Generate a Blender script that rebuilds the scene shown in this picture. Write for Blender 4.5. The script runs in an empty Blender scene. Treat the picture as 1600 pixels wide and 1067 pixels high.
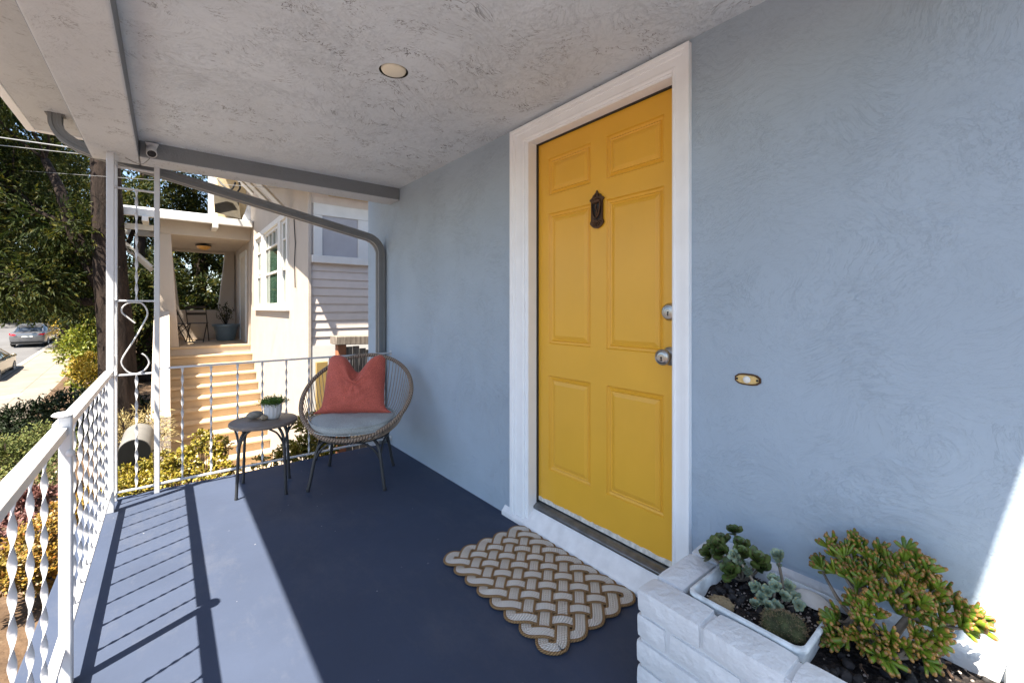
import bpy, math, random
from mathutils import Vector, Matrix
R=math.radians; PI=math.pi
random.seed(7)
scn=bpy.context.scene; COL=scn.collection

# ------------------------------------------------------------------ materials
def srgb(r,g,b):
    f=lambda c:(c/255/12.92) if c/255<=.04045 else ((c/255+.055)/1.055)**2.4
    return (f(r),f(g),f(b))
class NT:
    def __init__(s,name):
        s.m=bpy.data.materials.new(name); s.m.use_nodes=True; s.t=s.m.node_tree; s.n=s.t.nodes
        s.b=s.n['Principled BSDF']; s.l=s.t.links
        s.tc=s.n.new('ShaderNodeTexCoord')
    def node(s,typ,**k):
        n=s.n.new(typ)
        for a,v in k.items():
            if a in n.inputs.keys(): n.inputs[a].default_value=v
            else: setattr(n,a,v)
        return n
    def link(s,a,b): s.l.new(a,b)
    def coord(s,scale=(1,1,1),rot=(0,0,0),kind='Object',loc=(0,0,0)):
        m=s.n.new('ShaderNodeMapping'); m.inputs['Scale'].default_value=scale; m.inputs['Rotation'].default_value=rot; m.inputs['Location'].default_value=loc
        s.link(s.tc.outputs[kind],m.inputs['Vector']); return m.outputs['Vector']
    def noise(s,scale,detail=4,rough=.55,vec=None,dist=0):
        n=s.n.new('ShaderNodeTexNoise'); n.inputs['Scale'].default_value=scale; n.inputs['Detail'].default_value=detail; n.inputs['Roughness'].default_value=rough; n.inputs['Distortion'].default_value=dist
        s.link(vec if vec is not None else s.coord(),n.inputs['Vector']); return n.outputs['Fac']
    def ramp(s,fac,stops,interp='LINEAR'):
        r=s.n.new('ShaderNodeValToRGB'); cr=r.color_ramp; cr.interpolation=interp
        while len(cr.elements)<len(stops): cr.elements.new(.5)
        for e,(p,c) in zip(cr.elements,stops):
            e.position=p; e.color=(c,c,c,1) if not hasattr(c,'__len__') else (*c[:3],1)
        s.link(fac,r.inputs['Fac']); return r.outputs['Color']
    def math(s,op,a,b=None,clamp=False):
        n=s.n.new('ShaderNodeMath'); n.operation=op; n.use_clamp=clamp
        for i,v in enumerate((a,b)):
            if v is None: continue
            if isinstance(v,(int,float)): n.inputs[i].default_value=v
            else: s.link(v,n.inputs[i])
        return n.outputs[0]
    def mix(s,fac,a,b,blend='MIX'):
        n=s.n.new('ShaderNodeMix'); n.data_type='RGBA'; n.blend_type=blend
        for i,v in ((0,fac),(6,a),(7,b)):
            if isinstance(v,(int,float)): n.inputs[i].default_value=v if i==0 else (v,v,v,1)
            elif hasattr(v,'__len__'): n.inputs[i].default_value=(*v[:3],1)
            else: s.link(v,n.inputs[i])
        return n.outputs[2]
    def bump(s,h,strength=.5,dist=.01,prev=None):
        b=s.n.new('ShaderNodeBump'); b.inputs['Strength'].default_value=strength; b.inputs['Distance'].default_value=dist
        s.link(h,b.inputs['Height'])
        if prev is not None: s.link(prev,b.inputs['Normal'])
        return b.outputs['Normal']
    def out(s,color=None,normal=None,rough=None,spec=None,metal=None):
        def put(k,v):
            if v is None: return
            i=s.b.inputs[k]
            if isinstance(v,(int,float)): i.default_value=v
            elif hasattr(v,'__len__'): i.default_value=(*v[:3],1)
            else: s.link(v,i)
        put('Base Color',color); put('Normal',normal); put('Roughness',rough); put('Specular IOR Level',spec); put('Metallic',metal)
        return s.m
def plain(name,c,rough=.5,metal=0,var=.08,vs=8,bump=0,bs=60,spec=.5,bd=.003):
    t=NT(name); f=t.noise(vs,5)
    k=t.ramp(f,[(.3,tuple(x*(1-var) for x in c)),(.7,tuple(min(1,x*(1+var)) for x in c))])
    nrm=t.bump(t.noise(bs,4),bump,bd) if bump else None
    return t.out(k,nrm,rough,spec,metal)

def stucco(name,c,amp=1.0,var=.05,trowel_shade=None,wall=True,pw=.45):
    # hand-trowelled stucco: smooth fields, ragged skip-trowel plates, short strokes turning in every direction, long scratches
    t=NT(name)
    v=t.coord()
    wn=t.n.new('ShaderNodeTexNoise'); wn.inputs['Scale'].default_value=1.7; wn.inputs['Detail'].default_value=2; t.link(v,wn.inputs['Vector'])
    sub=t.n.new('ShaderNodeVectorMath'); sub.operation='SUBTRACT'; t.link(wn.outputs['Color'],sub.inputs[0]); sub.inputs[1].default_value=(.5,.5,.5)
    scl=t.n.new('ShaderNodeVectorMath'); scl.operation='SCALE'; t.link(sub.outputs[0],scl.inputs[0]); scl.inputs['Scale'].default_value=.85
    add=t.n.new('ShaderNodeVectorMath'); t.link(v,add.inputs[0]); t.link(scl.outputs[0],add.inputs[1]); warp=add.outputs[0]
    def wc(scale,rot):
        m=t.n.new('ShaderNodeMapping'); m.inputs['Scale'].default_value=scale; m.inputs['Rotation'].default_value=rot; t.link(warp,m.inputs['Vector']); return m.outputs['Vector']
    st=wc((1,.55,1.15),(.6,0,0)) if wall else wc((.6,1.1,1),(0,0,.35))
    big=t.noise(2.3,3,.5,v)
    mask=t.ramp(t.noise(2.9,5,.66,t.coord(loc=(3,5,1))),[(.46,.05),(.64,1)])
    rag=t.noise(30,10,.72,st,.15)
    plate=t.ramp(rag,[(.492,0),(.508,1)])
    plate2=t.ramp(t.noise(17,10,.70,st,.1),[(.50,0),(.512,1)])
    fine=t.noise(140,4,.7,st)
    scr=t.noise(3.6,5,.5,wc((1,.3,1) if wall else (.3,1,1),(1.1,0,0) if wall else (0,0,.9)),0)
    lines=t.ramp(t.math('ABSOLUTE',t.math('SUBTRACT',scr,.5)),[(0,1),(.006,0)])
    lines=t.math('MULTIPLY',lines,t.ramp(t.noise(1.6,2),[(.54,0),(.60,1)]))
    h=t.math('MULTIPLY',t.math('ADD',t.math('MULTIPLY',t.math('ADD',plate,t.math('MULTIPLY',plate2,1.2)),pw),t.math('MULTIPLY',fine,.55)),t.math('ADD',t.math('MULTIPLY',mask,.85),.15))
    h=t.math('ADD',h,t.math('MULTIPLY',lines,.12))
    n=t.bump(big,.2*amp,.05)
    n=t.bump(t.math('MULTIPLY',t.noise(9,6,.6,st),t.math('ADD',mask,.3)),.22*amp,.014,n)
    n=t.bump(h,.62*amp,.006,n)
    k=t.ramp(big,[(.3,tuple(x*(1-var) for x in c)),(.7,tuple(min(1,x*(1+var)) for x in c))])
    if trowel_shade:  # dark crackly lines: shadows of the trowel relief painted into the colour
        edge=t.math('MULTIPLY',t.ramp(t.math('ABSOLUTE',t.math('SUBTRACT',t.noise(26,3.5,.62,st,.3),.5)),[(.004,1),(.022,0)]),t.ramp(t.noise(9,4,.6,loc) if False else t.noise(9,4,.6),[(.5,0),(.58,1)]))
        edge=t.math('MULTIPLY',edge,t.ramp(t.noise(1.5,4),[(.38,.25),(.58,.95)]))
        k=t.mix(edge,k,trowel_shade)
    return t.out(k,n,.62,.35)

M={}
M['wall']=stucco('blue_grey_stucco',(.345,.425,.512),.78)
M['ceil']=stucco('grey_ceiling_stucco',(.60,.655,.71),.95,.05,(.10,.105,.12),False,1.0)
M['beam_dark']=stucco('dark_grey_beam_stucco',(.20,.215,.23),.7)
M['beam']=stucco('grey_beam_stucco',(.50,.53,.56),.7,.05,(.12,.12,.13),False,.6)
def floor_mat():
    t=NT('navy_porch_paint'); c=(.044,.058,.095)
    v=t.noise(1.6,5,.6)
    k=t.ramp(v,[(.3,tuple(x*.9 for x in c)),(.7,tuple(x*1.1 for x in c))])
    scuff=t.ramp(t.noise(7,8,.75,t.coord((1,.25,1),(0,0,.9))),[(.60,0),(.78,.35)])
    k=t.mix(scuff,k,(.11,.118,.14)); k=t.mix(t.ramp(t.noise(2.2,9,.8,t.coord((1,.5,1))),[(.50,0),(.66,.22)]),k,(.12,.125,.14))
    dots=t.n.new('ShaderNodeTexVoronoi'); dots.inputs['Scale'].default_value=9; t.link(t.coord(),dots.inputs['Vector'])
    k=t.mix(t.math('MULTIPLY',t.math('LESS_THAN',dots.outputs['Distance'],.03),.6),k,(.4,.4,.42))
    n=t.bump(t.noise(120,3),.12,.002); n=t.bump(t.noise(5,4),.15,.02,n)
    return t.out(k,n,.62,.16)
M['floor']=floor_mat()
M['white']=plain('white_gloss_paint',(.78,.78,.77),.38,bump=.12,bs=45,var=.03)
M['iron']=plain('white_iron_paint',(.56,.57,.59),.35,bump=.18,bs=70,var=.04)
M['wood_white']=plain('white_trim_paint',(.86,.89,.92),.45,bump=.12,bs=35,var=.03)
M['sill']=plain('worn_white_sill_paint',(.76,.77,.79),.55,bump=.3,bs=30,var=.1,vs=14)
def door_mat():
    t=NT('mustard_door_paint'); c=(.75,.405,.034)
    k=t.ramp(t.noise(3,4),[(.3,tuple(x*.96 for x in c)),(.7,tuple(x*1.04 for x in c))])
    n=t.bump(t.noise(14,6,.6,t.coord((1,6,.25))),.2,.004); n=t.bump(t.noise(160,3),.06,.001,n)
    return t.out(k,n,.36,.5)
M['door']=door_mat()
M['strip']=plain('chipped_door_sweep',(.62,.60,.55),.6,var=.3,vs=40)
M['seal']=plain('dark_weatherstrip',(.03,.028,.025),.7)
M['alu']=plain('weathered_aluminium',(.20,.21,.22),.33,metal=.85,bump=.15,bs=25,var=.25,vs=20)
M['nickel']=plain('satin_nickel',(.42,.41,.39),.3,metal=1)
M['bronze']=plain('aged_bronze',(.085,.045,.025),.42,metal=.7,bump=.4,bs=90)
M['black']=plain('black_hole',(.008,.008,.009),.6)
M['brass']=plain('tarnished_brass',(.62,.48,.22),.38,metal=.7,var=.2,vs=60)
M['pearl']=plain('pearl_button',(.75,.74,.70),.25)
M['gutter']=plain('grey_downspout_paint',(.17,.18,.19),.45,bump=.1,bs=30)
M['lampcream']=plain('cream_lamp_glass',(.74,.69,.56),.35)
M['camwhite']=plain('white_plastic',(.70,.70,.70),.4)
def rope_mat(name,c1,c2,sc=1):
    t=NT(name); uv=t.coord((1,1,1),kind='UV')
    w=t.n.new('ShaderNodeTexWave'); w.wave_type='BANDS'; w.bands_direction='DIAGONAL'; w.inputs['Scale'].default_value=55*sc; w.inputs['Distortion'].default_value=.6
    t.link(uv,w.inputs['Vector'])
    k=t.mix(t.ramp(w.outputs['Fac'],[(.15,0),(.55,1)]),tuple(x*.75 for x in c2),c1)
    k=t.mix(t.ramp(t.noise(9,6,.7),[(.4,.0),(.7,.28)]),k,c2)
    return t.out(k,t.bump(w.outputs['Fac'],1.0,.004),.85,.2)
M['rope_white']=rope_mat('cream_cotton_rope',(.92,.87,.79),(.66,.61,.53))
M['rope_jute']=rope_mat('brown_jute_rope',(.40,.25,.12),(.23,.14,.065))
M['rattan']=rope_mat('taupe_wrapped_cord',(.36,.275,.21),(.18,.135,.105),.6)
M['cord']=plain('taupe_cord',(.36,.285,.22),.6)
M['legmetal']=plain('dark_powder_coat',(.030,.032,.036),.42,bump=.1,bs=80)
def tabletop_mat():
    t=NT('grey_brown_tabletop')
    f=t.noise(9,7,.65,t.coord((1,7,1),(0,0,.4)))
    k=t.ramp(f,[(.3,(.115,.095,.082)),(.7,(.20,.165,.145))])
    return t.out(k,t.bump(f,.12,.002),.42,.5)
M['tabletop']=tabletop_mat()
def fabric(name,c,sc=700,soft=.9,sheen=0):
    t=NT(name); f=t.noise(6,5); 
    w=t.noise(sc*.35,2,.5)
    k=t.ramp(f,[(.3,tuple(x*.9 for x in c)),(.7,tuple(x*1.1 for x in c))])
    k=t.mix(.4,k,t.ramp(w,[(.3,.1),(.7,.85)]),'OVERLAY')
    m=t.out(k,t.bump(w,.35,.0012,t.bump(t.noise(18,4),.25,.01)),soft,.2)
    if sheen:
        t.b.inputs['Sheen Weight'].default_value=sheen; t.b.inputs['Sheen Roughness'].default_value=.35; t.b.inputs['Sheen Tint'].default_value=(1,.65,.6,1)
    return m
M['cushion']=fabric('grey_blue_cushion_canvas',(.37,.40,.40))
M['pillow']=fabric('terracotta_velvet',(.48,.115,.085),500,.8,.35)
M['ceramic']=plain('white_ceramic',(.62,.63,.65),.35,var=.06,bump=.1)
M['stone1']=plain('grey_river_stone',(.23,.22,.20),.7,var=.3,vs=40,bump=.3)
M['stone2']=plain('tan_river_stone',(.30,.24,.17),.7,var=.3,vs=40,bump=.3)
M['stone3']=plain('pale_flat_stone',(.50,.48,.45),.6,var=.12,vs=30,bump=.3)
M['brickwhite']=plain('white_painted_brick',(.66,.68,.70),.5,bump=.8,bs=34,var=.06,bd=.010)
M['mortar']=plain('white_painted_mortar',(.60,.62,.64),.6,bump=.5,bs=40)
M['potplastic']=plain('scuffed_white_plastic',(.60,.64,.66),.42,var=.25,vs=26,bump=.1)
def soil_mat():
    t=NT('dark_potting_soil')
    v=t.n.new('ShaderNodeTexVoronoi'); v.inputs['Scale'].default_value=85; t.link(t.coord(),v.inputs['Vector'])
    k=t.ramp(v.outputs['Color'],[(.3,(.012,.010,.010)),(.62,(.03,.024,.022)),(.86,(.06,.045,.035)),(.93,(.22,.18,.16))],'CONSTANT')
    return t.out(k,t.bump(v.outputs['Distance'],.9,.01,t.bump(t.noise(25,6),.6,.03)),.85,.2)
M['soil']=soil_mat()
M['pebble']=plain('grit_pebble',(.28,.24,.21),.8,var=.7,vs=50)
M['lava']=plain('black_lava_rock',(.018,.017,.018),.8,bump=.5)
M['bark_chip']=plain('brown_bark_chip',(.09,.055,.035),.85,bump=.5,var=.4,vs=30)
def leafm(name,c1,c2,sc=6,rough=.45,c3=None,spec=.4,trans=0.0):
    t=NT(name); f=t.noise(sc,3); g=t.noise(sc*7,2)
    k=t.ramp(f,[(.35,c1),(.65,c2)])
    if c3: k=t.mix(t.ramp(g,[(.52,0),(.68,1)]),k,c3)
    else: k=t.mix(t.ramp(g,[(.4,0),(.8,.35)]),k,tuple(x*1.5 for x in c2))
    m=t.out(k,None,rough,spec)
    if trans:
        tr=t.n.new('ShaderNodeBsdfTranslucent'); t.link(k,tr.inputs['Color'])
        mx=t.n.new('ShaderNodeMixShader'); mx.inputs[0].default_value=trans
        o=t.n['Material Output']; t.link(t.b.outputs[0],mx.inputs[1]); t.link(tr.outputs[0],mx.inputs[2]); t.link(mx.outputs[0],o.inputs['Surface'])
    return m
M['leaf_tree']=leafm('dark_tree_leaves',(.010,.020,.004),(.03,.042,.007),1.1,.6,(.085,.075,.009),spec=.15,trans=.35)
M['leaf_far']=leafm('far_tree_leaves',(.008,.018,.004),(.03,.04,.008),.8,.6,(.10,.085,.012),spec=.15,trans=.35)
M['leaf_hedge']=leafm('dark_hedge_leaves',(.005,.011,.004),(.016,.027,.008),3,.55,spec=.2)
M['leaf_bush']=leafm('grey_green_bush_leaves',(.045,.065,.018),(.12,.14,.038),3,.55,(.18,.16,.045),spec=.2)
M['leaf_lime']=leafm('yellow_green_bush_leaves',(.07,.11,.012),(.19,.22,.02),3,.5,(.34,.27,.02),trans=.25)
M['leaf_gold']=leafm('golden_shrub_leaves',(.24,.16,.012),(.36,.25,.02),5,.5)
M['leaf_straw']=leafm('dry_straw',(.20,.15,.055),(.30,.24,.10),5,.7)
M['leaf_jade']=leafm('yellowing_jade_leaves',(.085,.09,.010),(.25,.20,.018),6,.4,(.40,.27,.06))
M['leaf_orange']=leafm('orange_groundcover_leaves',(.13,.10,.012),(.25,.15,.016),5,.5,(.24,.085,.02))
M['leaf_purple']=leafm('reddish_groundcover_leaves',(.06,.022,.02),(.14,.06,.05),5,.5)
M['leaf_grass']=leafm('small_green_leaves',(.06,.13,.02),(.13,.22,.04),30,.45)
M['leaf_dark']=leafm('dark_aeonium_leaves',(.045,.080,.022),(.10,.145,.035),18,.35,(.06,.035,.02))
M['leaf_pale']=leafm('pale_echeveria_leaves',(.17,.26,.20),(.30,.38,.28),25,.5,(.42,.38,.16))
M['leaf_finger']=leafm('green_finger_leaves',(.055,.125,.012),(.18,.25,.022),16,.35,(.18,.15,.022))
M['leaf_tip']=plain('red_orange_leaf_tips',(.24,.125,.03),.4,var=.5,vs=25)
M['cactus']=plain('mossy_cactus_skin',(.05,.06,.02),.8,bump=1,bs=70,var=.5,vs=30,bd=.01)
M['tanrock']=plain('tan_knobbly_rock',(.21,.155,.085),.85,bump=.8,bs=30,var=.3,vs=16,bd=.01)
M['succ_stem']=plain('grey_succulent_stem',(.20,.165,.13),.7,var=.3,vs=30,bump=.4)
def bark_mat():
    t=NT('furrowed_bark'); f=t.noise(9,8,.7,t.coord((1,1,.22)),.4)
    k=t.ramp(f,[(.35,(.008,.006,.005)),(.7,(.042,.029,.023))])
    return t.out(k,t.bump(f,1,.06),.9,.15)
M['bark']=bark_mat()
M['cream']=stucco('cream_house_stucco',(.41,.355,.30),.35,.05)
M['cream_step']=plain('tan_painted_steps',(.44,.335,.215),.7,bump=.25,bs=25,var=.12,vs=3)
M['siding']=plain('grey_beige_siding',(.52,.46,.42),.65,bump=.12,var=.05)
M['trim']=plain('warm_white_trim',(.58,.57,.54),.5,var=.05)
M['roofwhite']=plain('pale_roofing',(.50,.51,.53),.8,bump=.4,bs=40,var=.2,vs=4)
M['soffit']=plain('yellowed_soffit_boards',(.50,.40,.25),.7,var=.12)
M['soffitdark']=plain('weathered_vent_panel',(.035,.028,.016),.8,var=.3)
M['glass']=plain('window_glass',(.035,.07,.05),.04,var=.5,vs=2,spec=.8)  # green tint paints the reflected trees into the glass colour
M['glass_dark']=plain('car_glass',(.02,.025,.03),.05,spec=.8)
M['blind']=plain('grey_window_blind',(.34,.33,.34),.6,var=.05)
M['amber']=plain('amber_lamp_glass',(.55,.30,.08),.3,var=.3,vs=30)
M['darkmetal']=plain('dark_metal',(.02,.018,.016),.5)
M['potblue']=plain('slate_blue_pot_glaze',(.12,.16,.18),.4)
M['redwood']=plain('red_brown_timber',(.27,.10,.045),.7,var=.25,vs=5,bump=.3)
def oldwood():
    t=NT('weathered_grey_planks'); f=t.noise(8,8,.7,t.coord((5,5,.6)))
    return t.out(t.ramp(f,[(.3,(.07,.055,.045)),(.7,(.30,.26,.22))]),t.bump(f,.5,.01),.85,.2)
M['oldwood']=oldwood()
M['ochre']=plain('ochre_board',(.26,.18,.06),.7)
M['mailgrey']=plain('grey_painted_steel',(.13,.125,.115),.6,var=.12)
M['maildark']=plain('black_painted_steel',(.007,.007,.007),.85,var=.3)
M['cable']=plain('black_cable',(.01,.01,.01),.5)
M['wire']=plain('pale_service_wire',(.20,.20,.20),.5)
def ground_mat():
    t=NT('garden_earth'); f=t.noise(3,7,.65)
    return t.out(t.ramp(f,[(.3,(.035,.022,.014)),(.55,(.10,.065,.04)),(.75,(.20,.15,.10))]),t.bump(t.noise(14,6),.8,.05),.9,.15)
M['earth']=ground_mat()
def asphalt():
    t=NT('asphalt'); f=t.noise(60,4); g=t.noise(.5,4)
    k=t.ramp(g,[(.3,(.10,.10,.102)),(.7,(.14,.14,.145))]); k=t.mix(.3,k,t.ramp(f,[(.3,.03),(.7,.2)]),'OVERLAY')
    return t.out(k,t.bump(f,.4,.01),.85,.3)
M['asphalt']=asphalt()
def concrete(name,c,bw,bh):
    t=NT(name); b=t.n.new('ShaderNodeTexBrick'); b.offset=0; b.inputs['Scale'].default_value=1; b.inputs['Brick Width'].default_value=bw; b.inputs['Row Height'].default_value=bh; b.inputs['Mortar Size'].default_value=.018
    t.link(t.coord(),b.inputs['Vector'])
    for i,q in ((1,1.0),(2,.92)): b.inputs[i].default_value=(*[x*q for x in c],1)
    b.inputs[3].default_value=(*[x*.55 for x in c],1)
    k=t.mix(.5,b.outputs['Color'],t.ramp(t.noise(1.2,6),[(.3,.35),(.7,.62)]),'OVERLAY')
    return t.out(k,t.bump(t.noise(40,4),.3,.005),.85,.2)
M['sidewalk']=concrete('sidewalk_concrete',(.20,.175,.145),1.25,1.25)
M['kerb']=plain('kerb_concrete',(.26,.24,.21),.85,var=.12,bump=.2)
M['tile']=concrete('terracotta_tiles',(.22,.135,.105),.30,.15)
M['found']=plain('grey_painted_concrete',(.24,.25,.28),.7,bump=.3,bs=30)

# ------------------------------------------------------------------ mesh builder
class MB:
    def __init__(s): s.v=[]; s.f=[]; s.mi=[]; s.uv={}
    def add(s,vs,fs,mi=0):
        o=len(s.v); s.v.extend([tuple(v) for v in vs]); s.f.extend([tuple(i+o for i in f) for f in fs]); s.mi.extend([mi]*len(fs)); return o
    def box(s,x0,x1,y0,y1,z0,z1,mi=0,M4=None):
        vs=[(x,y,z) for z in (z0,z1) for y in (y0,y1) for x in (x0,x1)]
        if M4 is not None: vs=[M4@Vector(v) for v in vs]
        s.add(vs,[(0,2,3,1),(4,5,7,6),(0,1,5,4),(2,6,7,3),(0,4,6,2),(1,3,7,5)],mi); return s
    def prism(s,poly,d,mi=0):   # poly: list of 3D points (planar), d: extrusion vector
        n=len(poly); P=[Vector(p) for p in poly]; d=Vector(d)
        nm=sum(((P[i]-P[0]).cross(P[(i+1)%n]-P[0]) for i in range(n)),Vector())
        if nm.dot(d)>0: P=P[::-1]
        s.add(P+[p+d for p in P],[tuple(range(n)),tuple(range(2*n-1,n-1,-1))]+[(i,i+n,(i+1)%n+n,(i+1)%n) for i in range(n)],mi); return s
    def tube(s,path,r,n=8,mi=0,caps=True,flat=None,twist=None,uvs=False,closed=False):
        P=[Vector(p) for p in path]; m=len(P); T=[]
        for i in range(m):
            a=P[(i-1)%m] if closed else P[max(0,i-1)]; b=P[(i+1)%m] if closed else P[min(m-1,i+1)]
            t=(b-a); T.append(t.normalized() if t.length>1e-9 else Vector((0,0,1)))
        up=Vector((0,0,1)) if abs(T[0].z)<.9 else Vector((1,0,0))
        N=(up-T[0]*up.dot(T[0])).normalized(); vs=[]; L=0; Ls=[]
        for i in range(m):
            N=(N-T[i]*N.dot(T[i]))
            N=N.normalized() if N.length>1e-6 else T[i].orthogonal().normalized()
            B=T[i].cross(N); rr=r(i/(m-1)) if callable(r) else r
            if i: L+=(P[i]-P[i-1]).length
            Ls.append(L)
            tw=twist(i/(m-1)) if twist else 0
            for k in range(n):
                a=2*PI*k/n
                x,y=math.cos(a)*rr,math.sin(a)*rr
                if flat: x,y=x*flat[0],y*flat[1]
                c,sn=math.cos(tw),math.sin(tw); x,y=x*c-y*sn,x*sn+y*c
                vs.append(P[i]+N*x+B*y)
        fs=[]; rng=m if closed else m-1
        for i in range(rng):
            for k in range(n):
                j=(i+1)%m
                fs.append((i*n+k,i*n+(k+1)%n,j*n+(k+1)%n,j*n+k))
        o=len(s.f); base=s.add(vs,fs,mi)
        if uvs:
            q=0
            for i in range(rng):
                for k in range(n):
                    u0=Ls[i]; u1=Ls[i+1] if i+1<m else Ls[i]+.01; v0=k/n*.03; v1=(k+1)/n*.03
                    s.uv[o+q]=((u0,v0),(u0,v1),(u1,v1),(u1,v0)); q+=1
        if caps and not closed:
            s.f.append(tuple(base+k for k in range(n))[::-1]); s.mi.append(mi)
            s.f.append(tuple(base+(m-1)*n+k for k in range(n))); s.mi.append(mi)
        return s
    def lathe(s,prof,c=(0,0,0),ax=(0,0,1),n=24,mi=0,rfun=None,cap0=True,cap1=True):
        q=Vector((0,0,1)).rotation_difference(Vector(ax)); c=Vector(c); vs=[]
        for r,z in prof:
            for k in range(n):
                a=2*PI*k/n; rr=r*(rfun(a,z) if rfun else 1)
                vs.append(c+q@Vector((rr*math.cos(a),rr*math.sin(a),z)))
        m=len(prof); fs=[(i*n+k,i*n+(k+1)%n,(i+1)*n+(k+1)%n,(i+1)*n+k) for i in range(m-1) for k in range(n)]
        if cap0: fs.append(tuple(range(n))[::-1])
        if cap1: fs.append(tuple((m-1)*n+k for k in range(n)))
        s.add(vs,fs,mi); return s
    def blob(s,c,r,n=10,mi=0,jit=.12,M3=None,seed=None,lump=0,lf=3):
        rg=random.Random(seed if seed is not None else random.random()); c=Vector(c); vs=[]; m=max(5,n*2//3)
        ph=[rg.uniform(0,6.28) for _ in range(6)]
        for i in range(m+1):
            th=PI*i/m
            for k in range(n):
                a=2*PI*k/n
                d=Vector((math.sin(th)*math.cos(a),math.sin(th)*math.sin(a),math.cos(th)))
                q=1+jit*(math.sin(d.x*2.3+ph[0])*math.sin(d.y*2.7+ph[1])+math.sin(d.z*2.1+ph[2]))*.6
                if lump: q+=lump*math.sin(d.x*lf*2+ph[3])*math.sin(d.y*lf*2+ph[4])*math.sin(d.z*lf*2+ph[5])
                p=Vector((d.x*r[0]*q,d.y*r[1]*q,d.z*r[2]*q))
                if M3 is not None: p=M3@p
                vs.append(c+p)
        fs=[(i*n+k,i*n+(k+1)%n,(i+1)*n+(k+1)%n,(i+1)*n+k)[::-1] for i in range(m) for k in range(n)]
        s.add(vs,fs,mi); return s
    def leaf(s,p,d,up,L,W,mi=0,fold=.15,six=False):
        p=Vector(p); d=Vector(d).normalized(); sd=d.cross(Vector(up))
        sd=sd.normalized() if sd.length>1e-5 else d.orthogonal().normalized(); nn=sd.cross(d)
        if six:
            q=lambda a,b,c:p+d*L*a+sd*W*b+nn*L*fold*c
            s.add([p,q(.3,.36,.1),q(.62,.5,.35),q(.86,.38,.75),q(1,.0,1),q(.86,-.38,.75),q(.62,-.5,.35),q(.3,-.36,.1)],[(0,1,2,3,4),(0,4,5,6,7)],mi)
        else:
            s.add([p,p+d*L*.5+sd*W*.5+nn*L*fold,p+d*L,p+d*L*.5-sd*W*.5+nn*L*fold],[(0,1,2,3)],mi)
    def build(s,name,mats,parent=None,smooth=True,ang=38,bevel=0,bseg=2,loc=None):
        me=bpy.data.meshes.new(name); me.from_pydata(s.v,[],s.f); 
        if not isinstance(mats,(list,tuple)): mats=[mats]
        for m in mats: me.materials.append(m)
        if len(mats)>1: me.polygons.foreach_set('material_index',s.mi)
        if s.uv:
            uv=me.uv_layers.new(name='UVMap')
            for fi,c in s.uv.items():
                for li,co in zip(me.polygons[fi].loop_indices,c): uv.data[li].uv=co
        if smooth:
            me.polygons.foreach_set('use_smooth',[True]*len(me.polygons)); me.set_sharp_from_angle(angle=R(ang))
        me.update()
        o=bpy.data.objects.new(name,me); COL.objects.link(o)
        if parent is not None:
            o.parent=parent; q=parent; off=Vector()
            while q: off+=q.location; q=q.parent
            me.transform(Matrix.Translation(-off))
        if bevel:
            b=o.modifiers.new('Bevel','BEVEL'); b.width=bevel; b.segments=bseg; b.limit_method='ANGLE'; b.angle_limit=R(40)
        return o
def tag(o,label=None,cat=None,group=None,kind=None):
    if label: o['label']=label
    if cat: o['category']=cat
    if group: o['group']=group
    if kind: o['kind']=kind
    return o
def thing(name,label,cat,loc=(0,0,0),group=None):
    o=bpy.data.objects.new(name,None); COL.objects.link(o); o.location=loc; o.empty_display_size=.1
    return tag(o,label,cat,group)
def base(o,loc):   # put a single-mesh thing's origin at its base
    o.data.transform(Matrix.Translation(-Vector(loc))); o.location=loc; return o
def crom(pts,k=8):
    P=[Vector(p) for p in pts]; out=[]
    for i in range(len(P)-1):
        a=P[max(0,i-1)]; b=P[i]; c=P[i+1]; d=P[min(len(P)-1,i+2)]
        for j in range(k):
            t=j/k; out.append(.5*((2*b)+(c-a)*t+(2*a-5*b+4*c-d)*t*t+(3*b-a-3*c+d)*t**3))
    out.append(P[-1]); return out
rnd=random.Random(11)
def rdir(rg=rnd):
    z=rg.uniform(-1,1); a=rg.uniform(0,2*PI); q=math.sqrt(1-z*z); return Vector((q*math.cos(a),q*math.sin(a),z))

# ------------------------------------------------------------------ camera, light, sky
cam=bpy.data.cameras.new('camera'); co=bpy.data.objects.new('camera',cam); COL.objects.link(co); scn.camera=co
H=1.25; YAW=38.79
co.location=(0,0,H); co.rotation_euler=(R(90),0,-R(YAW)); cam.sensor_width=36; cam.lens=672.5/1600*36; cam.shift_y=-(533.5-482)/1600
cam.clip_start=.02; cam.clip_end=2000
KX,KY,KZ=1,.46,2.155
sd=Vector((KX,KY,-KZ))
sun=bpy.data.lights.new('sun','SUN'); so=bpy.data.objects.new('sun',sun); COL.objects.link(so)
so.rotation_euler=sd.to_track_quat('-Z','Y').to_euler(); sun.energy=5.0; sun.angle=R(.5); sun.color=(1,.905,.77)
so.location=(-10,-6,20)
w=bpy.data.worlds.new('World'); scn.world=w; w.use_nodes=True
nt=w.node_tree; sky=nt.nodes.new('ShaderNodeTexSky'); sky.sky_type='NISHITA'; sky.sun_disc=False
sky.sun_elevation=math.atan2(KZ,math.hypot(KX,KY)); sky.sun_rotation=math.atan2(-KX,-KY)
bg=nt.nodes['Background']; nt.links.new(sky.outputs[0],bg.inputs['Color']); bg.inputs['Strength'].default_value=.07
scn.view_settings.view_transform='Standard'; scn.view_settings.look='None'; scn.view_settings.exposure=2.2; scn.view_settings.gamma=1
scn.cycles.max_bounces=10; scn.cycles.diffuse_bounces=6

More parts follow.
